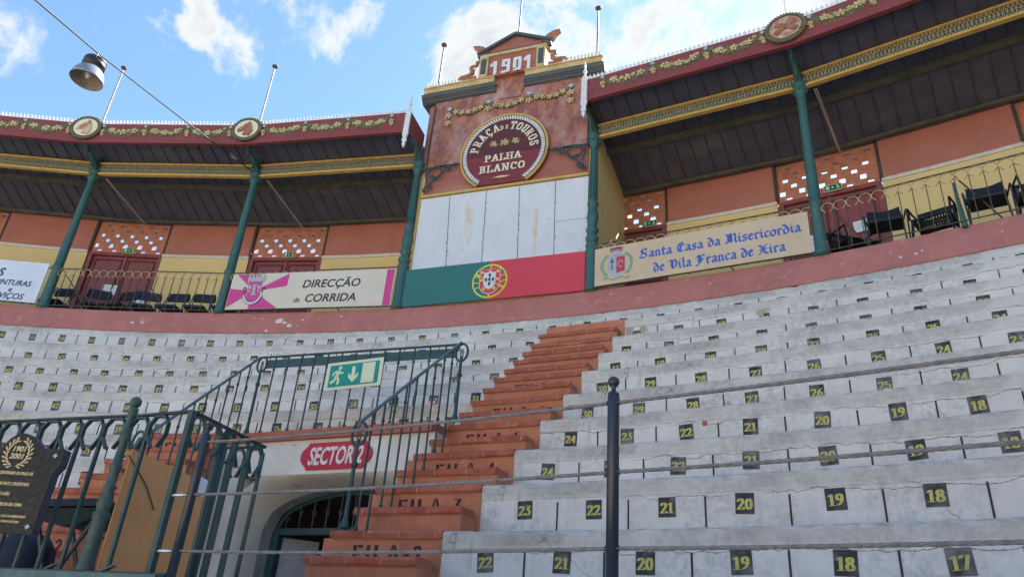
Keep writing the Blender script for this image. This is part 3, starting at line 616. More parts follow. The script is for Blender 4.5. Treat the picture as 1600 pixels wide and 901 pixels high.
# straight brick coping along the face (built in the portal frame)
b = MB(); b.box((-.14, .27, 1.897), (2.48, .64, .092), 0); b.box((-1.75, .45, 1.90), (.78, .6, .088), 0, Matrix.Rotation(-.0, 4, 'Z'))
b.build('coping', [M_brickcop], port)
b = MB()     # gate frame in the arch
b.bar((-.93, .53, 1.10), (.93, .53, 1.10), .06, .06, 0, None, (0, 1, 0)); b.box((-.885, .53, -.2), (.09, .07, 2.6)); b.box((.885, .53, -.2), (.09, .07, 2.6))
b.tube([(p[0]*.985, .53, p[2]-.012) for p in Bc[1:-1]], .022, 6)
gf = b.build('gate_frame', [M_teald], port)
b = MB()
for i in range(11):
    x = -.80+i*.16; zt = 1.085+.385*math.sqrt(max(0, 1-(x/.95)**2))-.02
    b.box((x, .53, (1.12+zt)/2), (.014, .014, zt-1.12)); zz = min(zt-.03, 1.30)
    if zt > 1.25: b.bar((x, .53, zz-.06), (x-.03, .53, zz), .008, .008); b.bar((x, .53, zz-.06), (x+.03, .53, zz), .008, .008)
b.build('fanlight_grille', [M_iron], port)
b = MB(); b.box((0, 0, 0), (.38, .04, 2.0)); b.box((0, -.024, .4), (.26, .01, .9)); 
b.build('door_leaf', [M_leafd], port, Matrix.Translation((-.755, .73, .055)) @ Matrix.Rotation(.9, 4, 'Z'))
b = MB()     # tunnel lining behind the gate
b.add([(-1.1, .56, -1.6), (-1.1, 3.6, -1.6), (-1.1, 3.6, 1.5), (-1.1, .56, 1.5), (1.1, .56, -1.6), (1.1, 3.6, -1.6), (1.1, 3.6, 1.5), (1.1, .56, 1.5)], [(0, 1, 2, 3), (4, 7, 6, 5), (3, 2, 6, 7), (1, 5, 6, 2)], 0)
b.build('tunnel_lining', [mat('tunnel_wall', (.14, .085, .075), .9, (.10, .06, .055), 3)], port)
b = MB(); b.add([(-1.4, -1.6, -1.58), (1.4, -1.6, -1.58), (1.4, 3.6, -1.58), (-1.4, 3.6, -1.58)], [(0, 1, 2, 3)]); b.build('floor', [M_conc], port)

# sector sign
sg = thing('sector_sign', 'crimson SECTOR 2 sign with scalloped ends on the tunnel wall', 'sign', PM @ Matrix.Translation((.084, -.012, 1.683)))
b = MB(); P = []
for s_ in (1, -1):
    P += [(s_*.315, s_*-.127), (s_*.33, s_*-.1)]+[(s_*(.31+.09*cos(R_(a))), s_*.09*sin(R_(a))) for a in range(-60, 61, 20)]+[(s_*.33, s_*.1), (s_*.315, s_*.127)]
b.prism(P, -.008, .008); b.build('sign_plate', [M_sred], sg)
link('lettering', text_mesh('SECTOR 2', .165, M_white, .002, .18, .006, .60), sg, Matrix.Translation((0, -.011, -.078)) @ TX)

# railing round the tunnel, with exit sign
rail = thing('stair_railing', 'dark iron railing with scrolled posts round the tunnel opening', 'railing', PM)
zt = lambda u: 2.785-.046*(u+1.1)
b = MB(); b.tube([(-1.10, .02, zt(-1.1)), (1.27, .02, zt(1.27))], .013, 8); b.build('top_rail', [M_teald], rail)
b = MB(); b.add([(-1.06, .02, zt(-1.06)-.035), (1.23, .02, zt(1.23)-.035), (1.23, .02, zt(1.23)-.125), (-1.06, .02, zt(-1.06)-.125), (-1.06, .028, zt(-1.06)-.035), (1.23, .028, zt(1.23)-.035), (1.23, .028, zt(1.23)-.125), (-1.06, .028, zt(-1.06)-.125)],
      [(0, 3, 2, 1), (4, 5, 6, 7), (0, 1, 5, 4), (2, 3, 7, 6), (1, 2, 6, 5), (0, 4, 7, 3)]); b.build('band_plate', [M_teald], rail)
def baluster(x0, y0, zb, z1, r=.0085):
    b = MB(); b.tube([(x0, y0, zb), (x0, y0, z1)], r, 6); b.lathe([(.012, 0), (.018, .01), (.018, .03), (.011, .045)], 8, (x0, y0, zb)); b.lathe([(.009, 0), (.015, .012), (.009, .03)], 8, (x0, y0, z1-.16))
    return b.build('baluster', [M_teald], rail)
for i in range(1, 14):
    u = -1.095+i*.1695; baluster(u, .02, 1.944, zt(u)-.0)
def ring_post(x0, y0, zb, z1, side=1):
    b = MB(); b.tube([(x0, y0, zb), (x0, y0, z1-.12)], [.017, .013], 10); b.lathe([(.036, 0), (.032, .025), (.022, .05), (.017, .075)], 12, (x0, y0, zb)); b.lathe([(.018, 0), (.026, .02), (.018, .04)], 10, (x0, y0, z1-.32))
    o = b.build('post', [M_teald], rail)
    s_ = MB(); s_.tube([(x0+side*.062*cos(a*pi/12), y0, z1-.08+.085*sin(a*pi/12)) for a in range(24)], .011, 6, 0, None, True)
    for a in (0, 12): pass
    s_.tube([(x0+side*(.062+.012*cos(a*pi/10)-.06), y0, z1-.10+.05*sin(a*pi/10)) for a in range(0, 20)], .006, 5, 0, None, True)
    s_.build('scroll', [M_teald], o)
ring_post(-1.10, .02, 1.944, zt(-1.1)); ring_post(1.28, .02, 1.944, zt(1.28))
# handrails running down both stair sides (ring coordinates brought into the portal frame)
PI_ = (Matrix.Translation((-5.4199, 20.1848, 0)) @ Matrix.Rotation(.1776, 4, 'Z')).inverted()
def rp(t, R, z): return PI_ @ Vector((R*sin(t), R*cos(t), z))
for t_top, Rt, zt_, t_low, s_ in ((-.2012, 20.83, zt(1.28)+.01, -.2025, 1), (-.3165, 21.05, zt(-1.1)+.005, -.3062, -1)):
    P0, P1 = rp(t_top, Rt, zt_), rp(t_low, 19.52, 1.53 if s_ > 0 else 1.445)
    b = MB(); b.tube([P0, P0.lerp(P1, .5)+Vector((0, 0, .005)), P1, P1+(P1-P0).normalized()*.04+Vector((0, 0, -.03))], .0135, 8); b.build('handrail', [mat('worn_blue_rail', (.10, .16, .19), .35, (.06, .11, .13), 6)], rail)
    ring_post(P1.x, P1.y, ZZ[2]+.0 if s_ > 0 else ZZ[2], 1.52, 1)
    for i in range(1, 10):
        f = i/10; p = P0.lerp(P1, f); Rp = 20.83+(19.52-20.83)*f
        k = max(q for q in range(1, 11) if RR[q] <= Rp+.02); zb = ZZ[k]
        if RR.get(k+1, 99)-Rp < .24: zb = ZZ[k]+.2
        baluster(p.x, p.y, zb, p.z)
es = thing('exit_sign', 'large green and cream running man exit sign wired to the tunnel railing', 'exit sign', PM @ Matrix.Translation((.122, -.005, 2.478)) @ Matrix.Rotation(-.012, 4, 'Y'))
b = MB(); b.box((0, 0, 0), (.655, .008, .285)); b.build('sign_plate', [M_photo], es)
b = MB(); b.box((-.0, -.006, 0), (.575, .004, .225)); b.build('green_field', [M_sgreen], es)
b = MB(); b.box((.172, -.0095, .0), (.145, .003, .205)); b.build('door_symbol', [M_photo], es)
b = MB(); b.prism([(-.02, .08), (.018, .08), (.018, -.02), (.055, .015), (.055, -.03), (0, -.085), (-.055, -.03), (-.055, .015), (-.02, -.02)], -.011, -.008); b.build('arrow', [M_photo], es)
b = MB(); cx = -.185
b.prism([(cx+.022+.02*cos(a*pi/8), .078+.02*sin(a*pi/8)) for a in range(16)], -.011, -.008)
for pts, wd in (([(cx+.012, .05), (cx-.012, -.012)], .04), ([(cx-.006, -.01), (cx+.02, -.045), (cx+.012, -.092)], .026), ([(cx-.014, -.008), (cx-.032, -.05), (cx-.075, -.07)], .026), ([(cx+.01, .048), (cx+.042, .02), (cx+.066, .026)], .02), ([(cx+.004, .05), (cx-.042, .036), (cx-.058, .004)], .02)):
    for i, (p, q) in enumerate(zip(pts[:-1], pts[1:])): b.bar((p[0], -.0095-i*.0002, p[1]), (q[0], -.0095-i*.0002, q[1]), wd, .003)
b.build('running_figure', [M_photo], es)
rb = thing('ribbon', 'faded pink ribbon tied to a railing bar near the stairs', 'ribbon', PM @ Matrix.Translation((1.02, -.0, 2.10)))
b = MB(); b.bar((-.05, 0, .02), (.05, 0, .03), .022, .004); b.bar((.0, -.004, .025), (.055, -.004, -.06), .026, .004); b.bar((-.0, -.008, .02), (.03, -.008, -.07), .02, .004); b.sphere((0, -.004, .024), .014)
b.build('bow', [M_ribbon], rb)

# ------------------------------------------------------------------ gallery building
gal = thing('gallery', 'covered gallery ringing the benches, red garlanded fascia over terracotta and ochre walls', 'gallery', EYE)
RW, RF, RC = 26.5, 24.1, 24.72
b = MB(); b.sweep([(24.708, 4.766), (24.700, 4.772), (24.700, ZTOP-.006), (24.706, ZTOP), (24.92, ZTOP), (24.92, 4.77)], FULL0, FULL1, 500, [0]*5); b.build('parapet', [M_pink], gal)
b = MB()
for t, z, s_ in ((-.417, 4.99, .07), (-.413, 4.955, .035), (-.409, 4.90, .04), (-.430, 5.03, .015), (-.436, 5.05, .014), (-.4, 5.0, .02), (-.525, 4.93, .03), (-.518, 4.935, .028), (-.372, 5.045, .02), (-.132, 5.0, .015), (-.036, 4.9, .018), (-.029, 4.905, .02), (-.026, 4.93, .016), (.008, 4.97, .014), (-.19, 5.05, .015), (-.425, 4.81, .03), (-.403, 4.89, .016), (-.04, 4.98, .01)):
    M = Matrix.Translation((24.7*sin(t), 24.7*cos(t), z)) @ Matrix.Rotation(-t, 4, 'Z')
    n = 11; b.prism([(s_*(.6+.55*random.random())*cos(2*pi*i/n)*1.2, s_*(.6+.55*random.random())*sin(2*pi*i/n)*.75) for i in range(n)], -.002, .004, 0, M)
b.build('flaked_plaster', [mat('lime_flake', (.72, .66, .60), .9, (.6, .5, .45), 30)], gal)
b = MB(); b.sweep([(24.9, 5.03), (24.9, 5.06), (RW+.05, 5.06), (RW+.05, 5.03)], FULL0, FULL1, 240); b.build('floor', [M_conc], gal)
DW = .030
doors = [CA(n) for n in range(-4, 3)]
def wall_seg(t0, t1, n):
    b = MB(); b.sweep([(RW, 4.95), (RW, 7.205)], t0, t1, n, [0], caps=False); b.sweep([(RW, 7.275), (RW, 8.02)], t0, t1, n, [1], caps=False)
    b.sweep([(RW+.2, 4.95), (RW+.2, 8.02)], t0, t1, n, [1], caps=False)
    for t in (t0, t1):
        P = [Vector((r*sin(t), r*cos(t), z)) for r, z in ((RW, 4.95), (RW+.2, 4.95), (RW+.2, 8.02), (RW, 8.02))]; b.add(P, [(0, 1, 2, 3)], 1)
    w_ = b.build('back_wall', [M_yelwall, M_terra], gal)
    s_ = MB(); s_.sweep([(RW, 7.205), (RW-.025, 7.21), (RW-.03, 7.225), (RW-.03, 7.26), (RW-.02, 7.275), (RW, 7.276)], t0, t1, n, [0]*5); s_.build('moulding', [M_whitestrip], w_)
for a_, c_ in zip(doors[:-1], doors[1:]): wall_seg(a_+DW, c_-DW, 10)
wall_seg(doors[-1]+DW, doors[0]-DW+2*pi, 240)
# doors and clay lattice vents
dm = MB(); dm.box((0, .08, 2.135), (1.56, .12, .07)); dm.box((-.745, .08, .98), (.09, .12, 2.24)); dm.box((.745, .08, .98), (.09, .12, 2.24))
lf = MB(); 
for s_ in (-1, 1):
    c = s_*.352
    lf.box((c, .11, .98), (.69, .04, 2.24), 0)
    for z0, z1 in ((1.12, 2.0), (.14, .98)):
        lf.box((c, .083, z1+.02), (.58, .018, .03), 1); lf.box((c, .083, z0-.02), (.58, .018, .03), 1); lf.box((c-.275, .083, (z0+z1)/2), (.03, .018, z1-z0), 1); lf.box((c+.275, .083, (z0+z1)/2), (.03, .018, z1-z0), 1)
lf.box((0, .08, 1.05), (.05, .04, 2.1), 0)
hm = MB(); hm.tube([(-.06, .07, 1.5), (-.06, .04, 1.47), (-.06, .04, 1.38), (-.06, .07, 1.35)], .009, 6); hm.tube([(.06, .07, 1.5), (.06, .04, 1.47), (.06, .04, 1.38), (.06, .07, 1.35)], .009, 6)
me_f, me_l, me_h = dm.mesh('door', [M_door]), lf.mesh('door_leaves', [M_door, mat('door_moulding', (.12, .03, .032), .5)]), hm.mesh('handle', [M_iron])
vm = MB(); W2, zb, zt0 = .795, 2.17, 2.93
HOLES = []
rows_ = [(.03, .05, .10, .31), (.115, .105, .0, .31), (.255, .085, .19, .31), (.375, .085, .06, .31), (.50, .08, .24, .31), (.625, .075, .12, .31)]
zcur = zb
for dz, hh, off, spc in rows_:
    z0 = zb+dz; z1 = z0+hh
    vm.box((0, .06, (zcur+z0)/2), (2*W2, .04, z0-zcur)); x = -W2; hx = -W2+.05+off
    while hx+.09 < W2-.02:
        vm.box(((x+hx)/2, .06, (z0+z1)/2), (hx-x, .04, hh)); x = hx+.09; hx += spc
    vm.box(((x+W2)/2, .06, (z0+z1)/2), (W2-x, .04, hh)); zcur = z1
vm.box((0, .06, (zcur+zt0)/2), (2*W2, .04, zt0-zcur))
for s_ in (-1, 1): vm.box((s_*(W2+.0), .01, 2.56), (.05, .05, .74), 1)
me_v = vm.mesh('vent_lattice', [M_brickl, mat('frame_timber', (.07, .06, .05), .8)])
for t in doors:
    M = Matrix.Translation((RW*sin(t), RW*cos(t), 5.1)) @ Matrix.Rotation(-t, 4, 'Z')
    d_ = link('door', me_f, gal, M); link('door_leaf', me_l, d_); link('handle', me_h, d_); link('vent_lattice', me_v, gal, M)
# roof: flat bays between the column lines
ZR = lambda r: 8.49-.195*(r-24.1)
def pol(t, r, z): return (r*sin(t), r*cos(t), z)
edges = [CA(n) for n in range(0, 47)]+[CA(-1)+2*pi]
b = MB()
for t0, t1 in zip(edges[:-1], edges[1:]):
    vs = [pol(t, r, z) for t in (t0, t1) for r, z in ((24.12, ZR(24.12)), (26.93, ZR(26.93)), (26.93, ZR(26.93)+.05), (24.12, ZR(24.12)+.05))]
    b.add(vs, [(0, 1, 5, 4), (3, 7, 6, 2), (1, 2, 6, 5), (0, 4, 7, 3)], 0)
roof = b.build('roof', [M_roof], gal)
VIS = [-4, -3, -2, 0, 1]
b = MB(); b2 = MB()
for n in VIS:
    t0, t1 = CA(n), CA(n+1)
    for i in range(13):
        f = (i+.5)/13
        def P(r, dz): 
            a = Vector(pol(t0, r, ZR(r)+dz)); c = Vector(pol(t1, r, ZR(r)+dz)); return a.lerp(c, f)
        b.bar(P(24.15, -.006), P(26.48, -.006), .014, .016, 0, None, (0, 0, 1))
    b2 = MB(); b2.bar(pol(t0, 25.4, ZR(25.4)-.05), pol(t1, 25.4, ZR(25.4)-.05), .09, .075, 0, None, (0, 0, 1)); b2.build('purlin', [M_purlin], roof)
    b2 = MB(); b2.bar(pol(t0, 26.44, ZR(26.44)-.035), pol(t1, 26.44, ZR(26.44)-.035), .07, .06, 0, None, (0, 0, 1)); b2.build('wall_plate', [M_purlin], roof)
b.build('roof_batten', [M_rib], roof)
# beams with openwork lattice
HB = RC*sin(BAY/2)
bm = MB(); bm.box((0, 0, 8.222), (2*HB, .07, .036)); bm.box((0, 0, 7.985), (2*HB, .075, .042)); me_beam = bm.mesh('lattice_beam', [M_gold])
lm_ = MB(); lm_.box((0, .03, 8.105), (2*HB, .008, .196), 1)
nn = 64; st_ = 2*HB/nn
for i in range(nn):
    x = -HB+i*st_
    lm_.bar((x, -.012, 8.007), (x+st_, -.012, 8.204), .012, .010); lm_.bar((x+st_, .0, 8.007), (x, .0, 8.204), .012, .010)
lm_.box((0, -.005, 8.103), (2*HB, .012, .012)); me_lat = lm_.mesh('openwork', [M_lat, M_latb])
# fascia boards, crest and garlands
HF = RF*sin(BAY/2)
fm = MB(); fm.box((0, 0, 8.465), (2*HF, .05, .43)); fm.box((0, -.008, 8.255), (2*HF, .07, .03)); me_fas = fm.mesh('fascia', [M_fascia])
cm = MB(); cm.box((0, -.004, 8.692), (2*HF, .02, .022)); 
nc = 46
for i in range(nc):
    x = -HF+(i+.5)*2*HF/nc; cm.prism([(x-.012, 8.70), (x+.012, 8.70), (x+.029, 8.735), (x, 8.785), (x-.029, 8.735)], -.012, .006)
me_crest = cm.mesh('cresting', [M_white])
def flower(mb, x, z, r, mi, y=-.03):
    a0 = random.random()*6
    for i in range(5):
        a = a0+i*2*pi/5; c_, s_ = cos(a), sin(a)
        mb.prism([(x+r*.15*c_, z+r*.15*s_), (x+r*.8*cos(a-.38), z+r*.8*sin(a-.38)), (x+r*1.05*c_, z+r*1.05*s_), (x+r*.8*cos(a+.38), z+r*.8*sin(a+.38))], y-.012-.001*i, y+.004, mi)
    mb.prism([(x+r*.28*cos(k*1.05), z+r*.28*sin(k*1.05)) for k in range(6)], y-.022, y, mi)
def leaf(mb, x, z, r, a, mi, y=-.024):
    P = []
    for i, rr in enumerate((1., .5, .85, .42, .7, .3, .7, .42, .85, .5)): P.append((x+r*rr*cos(a+i*2*pi/10), z+r*rr*sin(a+i*2*pi/10)))
    mb.prism(P, y-.006-random.random()*.006, y+.006, mi)
def swag(mb, x0, x1, z, sag, s=1.):
    n = int((x1-x0)/.052)
    for i in range(n+1):
        f = i/n; x = x0+(x1-x0)*f; q = 4*f*(1-f); zc = z-sag*q
        leaf(mb, x, zc+random.uniform(-.02, .02)*s, (.05+.03*q)*s, random.random()*6, 0, -.022-random.random()*.008)
        if q > .3: leaf(mb, x+random.uniform(-.02, .02), zc-.035*s, .055*s, random.random()*6, 0, -.02)
    for i in range(int(n*1.3)):
        f = .1+.8*random.random(); q = 4*f*(1-f); flower(mb, x0+(x1-x0)*f, z-sag*q+random.uniform(-.03, .03)*s, random.uniform(.016, .027)*s, 1, -.036)
    for f in (.22, .5, .78): q = 4*f*(1-f); flower(mb, x0+(x1-x0)*f, z-sag*q, .048*s, 1, -.042)
def diamond(mb, x, z, r, mi): mb.prism([(x-r*1.2, z), (x, z-r), (x+r*1.2, z), (x, z+r)], -.055, -.02, mi)
def garland_mesh(lo, hi):
    gm = MB(); L_ = (hi-lo)/3
    for i in range(3): swag(gm, lo+i*L_+.03, lo+(i+1)*L_-.03, 8.58, .10, 1.35)
    for i in range(4):
        x = lo+i*L_; diamond(gm, x, 8.615, .032, 2)
        for q in range(3): leaf(gm, x+random.uniform(-.05, .05), 8.52-q*.03, .045, random.random()*6, 0)
        flower(gm, x, 8.50, .05, 1, -.036); flower(gm, x+.012, 8.43, .034, 1, -.034)
    return gm.mesh('garland', [M_leaf, M_flower, M_grey])
me_garl = [garland_mesh(-1.24, 1.24), garland_mesh(-1.24, 1.24)]
for i, n in enumerate(range(0, 47)):
    pass
far_b = MB()
for n in range(2, 44):
    tm = CA(n)+BAY/2; M = Matrix.Rotation(-tm, 4, 'Z')
    far_b.box((0, RF*cos(BAY/2), 8.465), (2*HF, .05, .43), 0, M); far_b.box((0, RC*cos(BAY/2), 8.10), (2*HB, .1, .26), 1, M)
far_b.build('distant_fascia', [M_fascia, M_gold], gal)
for i, n in enumerate(VIS):
    tm = CA(n)+BAY/2
    Mf = Matrix.Rotation(-tm, 4, 'Z') @ Matrix.Translation((0, RF*cos(BAY/2), 0)); Mb = Matrix.Rotation(-tm, 4, 'Z') @ Matrix.Translation((0, RC*cos(BAY/2), 0))
    f_ = link('fascia', me_fas, gal, Mf); link('cresting', me_crest, f_); link('garland', me_garl[i % 2], f_)
    bm_ = link('lattice_beam', me_beam, gal, Mb); link('openwork', me_lat, bm_)
# tympanum closing fascia ends against the tower
for t, s_ in ((CA(-1), 1), (CA(0), -1)):
    M = Matrix.Rotation(-t, 4, 'Z'); b = MB()
    b.box((0, (24.08+24.72)/2, 8.465), (.04, .64, .43), 0, M); b.build('fascia_return', [M_fascia], gal)
    b = MB(); M2 = M @ Matrix.Translation((-s_*.02, RF-.045, 0))
    P = [(-.04, 8.72), (.04, 8.72), (.052, 8.66)]
    for i in range(7): P += [(.040, 8.62-i*.06), (.055, 8.59-i*.06)]
    P += [(.05, 8.17), (.03, 8.10), (.045, 8.05), (.02, 8.0), (.03, 7.96), (0, 7.88), (-.03, 7.96), (-.02, 8.0), (-.045, 8.05), (-.03, 8.10), (-.05, 8.17)]
    for i in range(7)[::-1]: P += [(-.055, 8.59-i*.06), (-.040, 8.62-i*.06)]
    P += [(-.052, 8.66)]
    b.prism(P, -.02, .012, 0, M2); b.lathe([(.01, 0), (.03, .03), (.012, .08), (.035, .13), (.012, .20), (.022, .24), (.004, .34)], 10, (0, 0, 8.71), 0, M2); b.build('corner_acroterion', [M_white], gal)
# medallions
mm = MB(); mm.prism([(.285*cos(a*pi/20), .255*sin(a*pi/20)) for a in range(40)], -.05, .03)
for i in range(40):
    a = i*pi/20; leaf(mm, .265*cos(a), .235*sin(a), .045, a, 1, -.05)
me_med = mm.mesh('medallion', [M_leaf, mat('wreath_green', (.10, .10, .055), .7, (.16, .13, .07), 12)])
HORSE = [(-.13, .01), (-.17, -.03), (-.16, -.07), (-.11, -.075), (-.06, -.05), (-.02, -.06), (-.04, -.16), (.10, -.17), (.14, -.05), (.10, .06), (.06, .13), (.05, .17), (.02, .12), (-.03, .10), (-.07, .05)]
for n in (-4, -3, -2, 1, 2):
    t = CA(n); M = Matrix.Rotation(-t, 4, 'Z') @ Matrix.Translation((0, RF-.03, 8.555))
    o = link('medallion', me_med, gal, M)
    b = MB(); b.prism([(.225*cos(a*pi/18), .195*sin(a*pi/18)) for a in range(36)], -.062, -.04); b.build('medallion_disc', [M_cream if n != 1 else mat('reddish_medallion', (.36, .17, .12), .7, (.55, .40, .30), 9, .5, .6)], o)
    b = MB()
    if n == 1:
        b.bar((-.14, -.07, -.09), (.14, -.07, .09), .07, .02); b.bar((.15, -.072, -.08), (-.13, -.072, .08), .07, .02); b.build('crossed_motif', [M_orna], o)
    else:
        b.prism([((x if n != -2 else x)*.95, z*.95) for x, z in HORSE], -.085, -.055, 0); b.build('horse_relief', [M_orna if n != -3 else mat('cream_horse', (.55, .42, .26), .7, (.40, .18, .10), 5, .5, .56)], o)
# columns
def column_meshes(tower):
    b = MB()
    if tower:
        prof = [(.105, 0), (.105, .05), (.092, .07), (.092, .74), (.10, .77), (.10, .80), (.07, .83), (.10, .88), (.105, .92), (.07, .97), (.06, 1.0), (.10, 1.05), (.10, 1.08), (.065, 1.12), (.085, 1.22), (.095, 1.30), (.075, 1.42), (.062, 1.5), (.09, 1.53), (.09, 1.56), (.06, 1.60), (.052, 2.70), (.06, 2.72)]
    else:
        prof = [(.10, 0), (.10, .05), (.082, .09), (.079, .76), (.098, .78), (.098, .80), (.078, .83), (.074, 1.3), (.054, 2.70), (.062, 2.72)]
    b.lathe(prof, 20)
    for i in range(10):
        a = 2*pi*i/10; b.tube([(.072*cos(a), .072*sin(a), 1.64 if tower else .86), (.054*cos(a), .054*sin(a), 2.66)], .006, 4)
    me1 = b.mesh('column', [M_teal])
    c = MB(); c.lathe([(.056, 2.62), (.072, 2.64), (.062, 2.67), (.085, 2.73), (.10, 2.79), (.078, 2.82), (.105, 2.86), (.105, 2.90), (.07, 2.94), (.06, 3.2), (.06, 3.25)], 16)
    for i in range(8):
        a = 2*pi*i/8; c.sphere((.092*cos(a), .092*sin(a), 2.76), .022, 0, None, 6)
    c.box((0, -.02, 3.03), (.11, .13, .24))
    me2 = c.mesh('capital', [M_teal])
    d = MB()
    P = [(0, -.07, 2.95), (0, -.13, 3.05), (0, -.24, 3.10), (0, -.40, 3.14), (0, -.56, 3.17)]; d.tube(P, [.05, .045, .04, .034, .03], 8)
    d.tube([(0, -.17+.075*cos(a)*(1-a/14), 2.98+.075*sin(a)*(1-a/14)) for a in [i*.4 for i in range(22)]], .017, 6)
    d.tube([(0, -.42+.05*cos(a)*(1-a/14), 3.08+.05*sin(a)*(1-a/14)) for a in [i*.4 for i in range(20)]], .014, 6)
    me3 = d.mesh('scroll_bracket', [M_teal]); return me1, me2, me3
CM = {False: column_meshes(False), True: column_meshes(True)}
for n in range(-4, 3):
    t = CA(n); tw_ = n in (-1, 0); M = Matrix.Translation(pol(t, RC-.01, ZTOP-.01)) @ Matrix.Rotation(-t, 4, 'Z')
    m1, m2, m3 = CM[tw_]; o = link('column', m1, gal, M); link('capital', m2, o); link('scroll_bracket', m3, o)
    if n not in (-1, 0):
        b = MB()
        for dx in (0, .03): b.tube([pol(t+.0075+dx/25, 24.80, 7.95), pol(t+.0100+dx/60, 26.42, 7.915)], .010, 5)
        b.build('conduit', [mat('conduit_grey', (.50, .42, .34), .5)], gal)

# balcony railings
RB = RC-.04; gap = 3.12/20
um = MB(); um.bar((0, 0, .012), (0, 0, .645), .011, .011, 1)
hz = .735; h_ = .135
for p, q in zip([(.18*gap, -h_), (.5*gap-.004, -.62*h_), (.5*gap-.004, -.3*h_), (.26*gap, 0)], [(.5*gap-.004, -.62*h_), (.5*gap-.004, -.3*h_), (.26*gap, 0), (0, .002)]):
    um.bar((p[0]-.0, -.006, hz+p[1]), (q[0], -.006, hz+q[1]), .009, .014, 0); um.bar((gap-p[0]-gap, -.006, hz+p[1]), (-q[0], -.006, hz+q[1]), .009, .014, 0)
um.v = [Vector((v.x+(gap/2 if i >= 8 else 0), v.y, v.z)) for i, v in enumerate(um.v)]
me_unit = um.mesh('baluster', [M_hoop, M_tealbar])
LB = {-4: 'balcony railing behind the white services banner at far left', -3: 'balcony railing with row of dark chairs behind, left of the magenta banner', -2: 'balcony railing behind the cream and magenta banner',
      0: 'balcony railing behind the tan banner with blue gothic lettering', 1: 'balcony railing with plastic chairs behind, right of the tan banner'}
for n in VIS:
    tm = CA(n)+BAY/2; root = thing('balcony_railing', LB[n], 'railing', FR(tm, RB*cos(BAY/2), ZTOP), 'balcony railings between the gallery columns')
    b = MB(); b.box((0, -.004, .752), (3.12, .02, .014)); b.build('top_rail', [M_tealbar], root)
    b = MB(); b.box((0, 0, .03), (3.12, .014, .012)); b.build('bottom_rail', [M_tealbar], root)
    for i in range(20): link('baluster', me_unit, root, Matrix.Translation((-1.56+i*gap+.02, 0, 0)))
    for x in (-1.48, 0.0): b = MB(); b.bar((x, .02, .74), (x+.55, .5, -.02), .016, .016); b.build('brace', [M_tealbar], root)
    if n == 1:
        b = MB(); b.tube([(.02, .03, -.04), (.0, .03, .6)], [.035, .014], 8); b.build('post', [M_teal], root)

# ------------------------------------------------------------------ tower front
RT = 24.75*cos(.0649); TM = FR(-.2671, RT, 0)
tow = thing('entrance_tower', 'tall mahogany panelled tower front with pediment dated 1901 above the flag', 'tower', TM)
def trapezoid(z0, z1, y1, m, nm):
    b = MB(); k = lambda y: 1.609+y*.0653; P = [(-k(.05), .05), (k(.05), .05), (k(y1), y1), (-k(y1), y1)]
    b.add([(x, y, z0) for x, y in P]+[(x, y, z1) for x, y in P], [(3, 2, 1, 0), (4, 5, 6, 7), (0, 1, 5, 4), (1, 2, 6, 5), (2, 3, 7, 6), (3, 0, 4, 7)]); b.build(nm, [m], tow)
trapezoid(5.1, 8.62, 2.3, M_yelwall, 'side_wall'); trapezoid(8.622, 9.57, 2.0, M_wood2, 'upper_wall')
b = MB(); b.box((-.0, .02, 6.555), (3.0, .03, 1.43)); 
for u0, u1 in ((-.954, -.868), (-.276, -.237), (.32, .372), (.943, .974)):
    b.bar((u0, .004, 7.262), (u1, .004, 5.845), .010, .006, 1)
for i in range(46):
    u0, u1, zz = random.choice(((-.954, -.868, 0), (-.276, -.237, 0), (.32, .372, 0), (.943, .974, 0)))+tuple() ; f = random.random(); x = u0+(u1-u0)*f+random.uniform(-.025, .03); z_ = 7.26-1.4*f
    s_ = random.uniform(.004, .013); b.box((x, .004, z_), (s_, .004, s_*random.uniform(1, 3)), 1)
b.box((1.24, .004, 6.47), (.5, .004, .006), 1)
wb = b.build('weathered_board', [M_board, mat('board_seam', (.10, .09, .085), .9, (.3, .27, .25), 40, .5, .6)], tow)
b = MB()
for cx, w_, z0, z1 in ((-.58, .085, 5.90, 7.12), (.64, .06, 5.93, 6.95), (-.50, .04, 6.2, 6.9)):
    P = []
    for i in range(13): z_ = z0+(z1-z0)*i/12; P.append((cx-w_*(.45+.4*random.random())*(.5+.5*sin(pi*(i+.8)/13.5)), z_))
    for i in range(12, -1, -1): z_ = z0+(z1-z0)*i/12; P.append((cx+w_*(.45+.4*random.random())*(.5+.5*sin(pi*(i+.8)/13.5)), z_))
    b = MB(); b.prism(P, .0026, .006); b.build('rust_streak', [M_rust], wb)
b = MB(); b.box((-1.53, .015, 6.55), (.045, .04, 1.46)); b.box((0, -.0, 7.305), (3.02, .06, .045)); b.build('ochre_trim', [M_gold], tow)
b = MB(); b.box((0, -.005, 5.838), (3.1, .05, .018)); b.build('sill', [M_slate], tow)
b = MB(); b.box((0, .02, 7.615), (2.96, .04, .60)); b.build('lower_panel', [M_wood2], tow)
b = MB(); b.box((0, .012, 8.745), (2.94, .05, 1.65)); b.build('frieze_panel', [M_wood], tow)
b = MB(); b.box((0, -.002, 7.918), (2.96, .04, .014)); 
for s_ in (-1, 1): b.box((s_*1.475, .0, 8.6), (.02, .07, 1.42))
b.build('panel_bead', [M_rib], tow)
b = MB()
for s_ in (-1, 1): b.box((s_*1.535, .06, 8.6), (.10, .14, 1.42))
b.build('corner_pilaster', [M_wood2], tow)
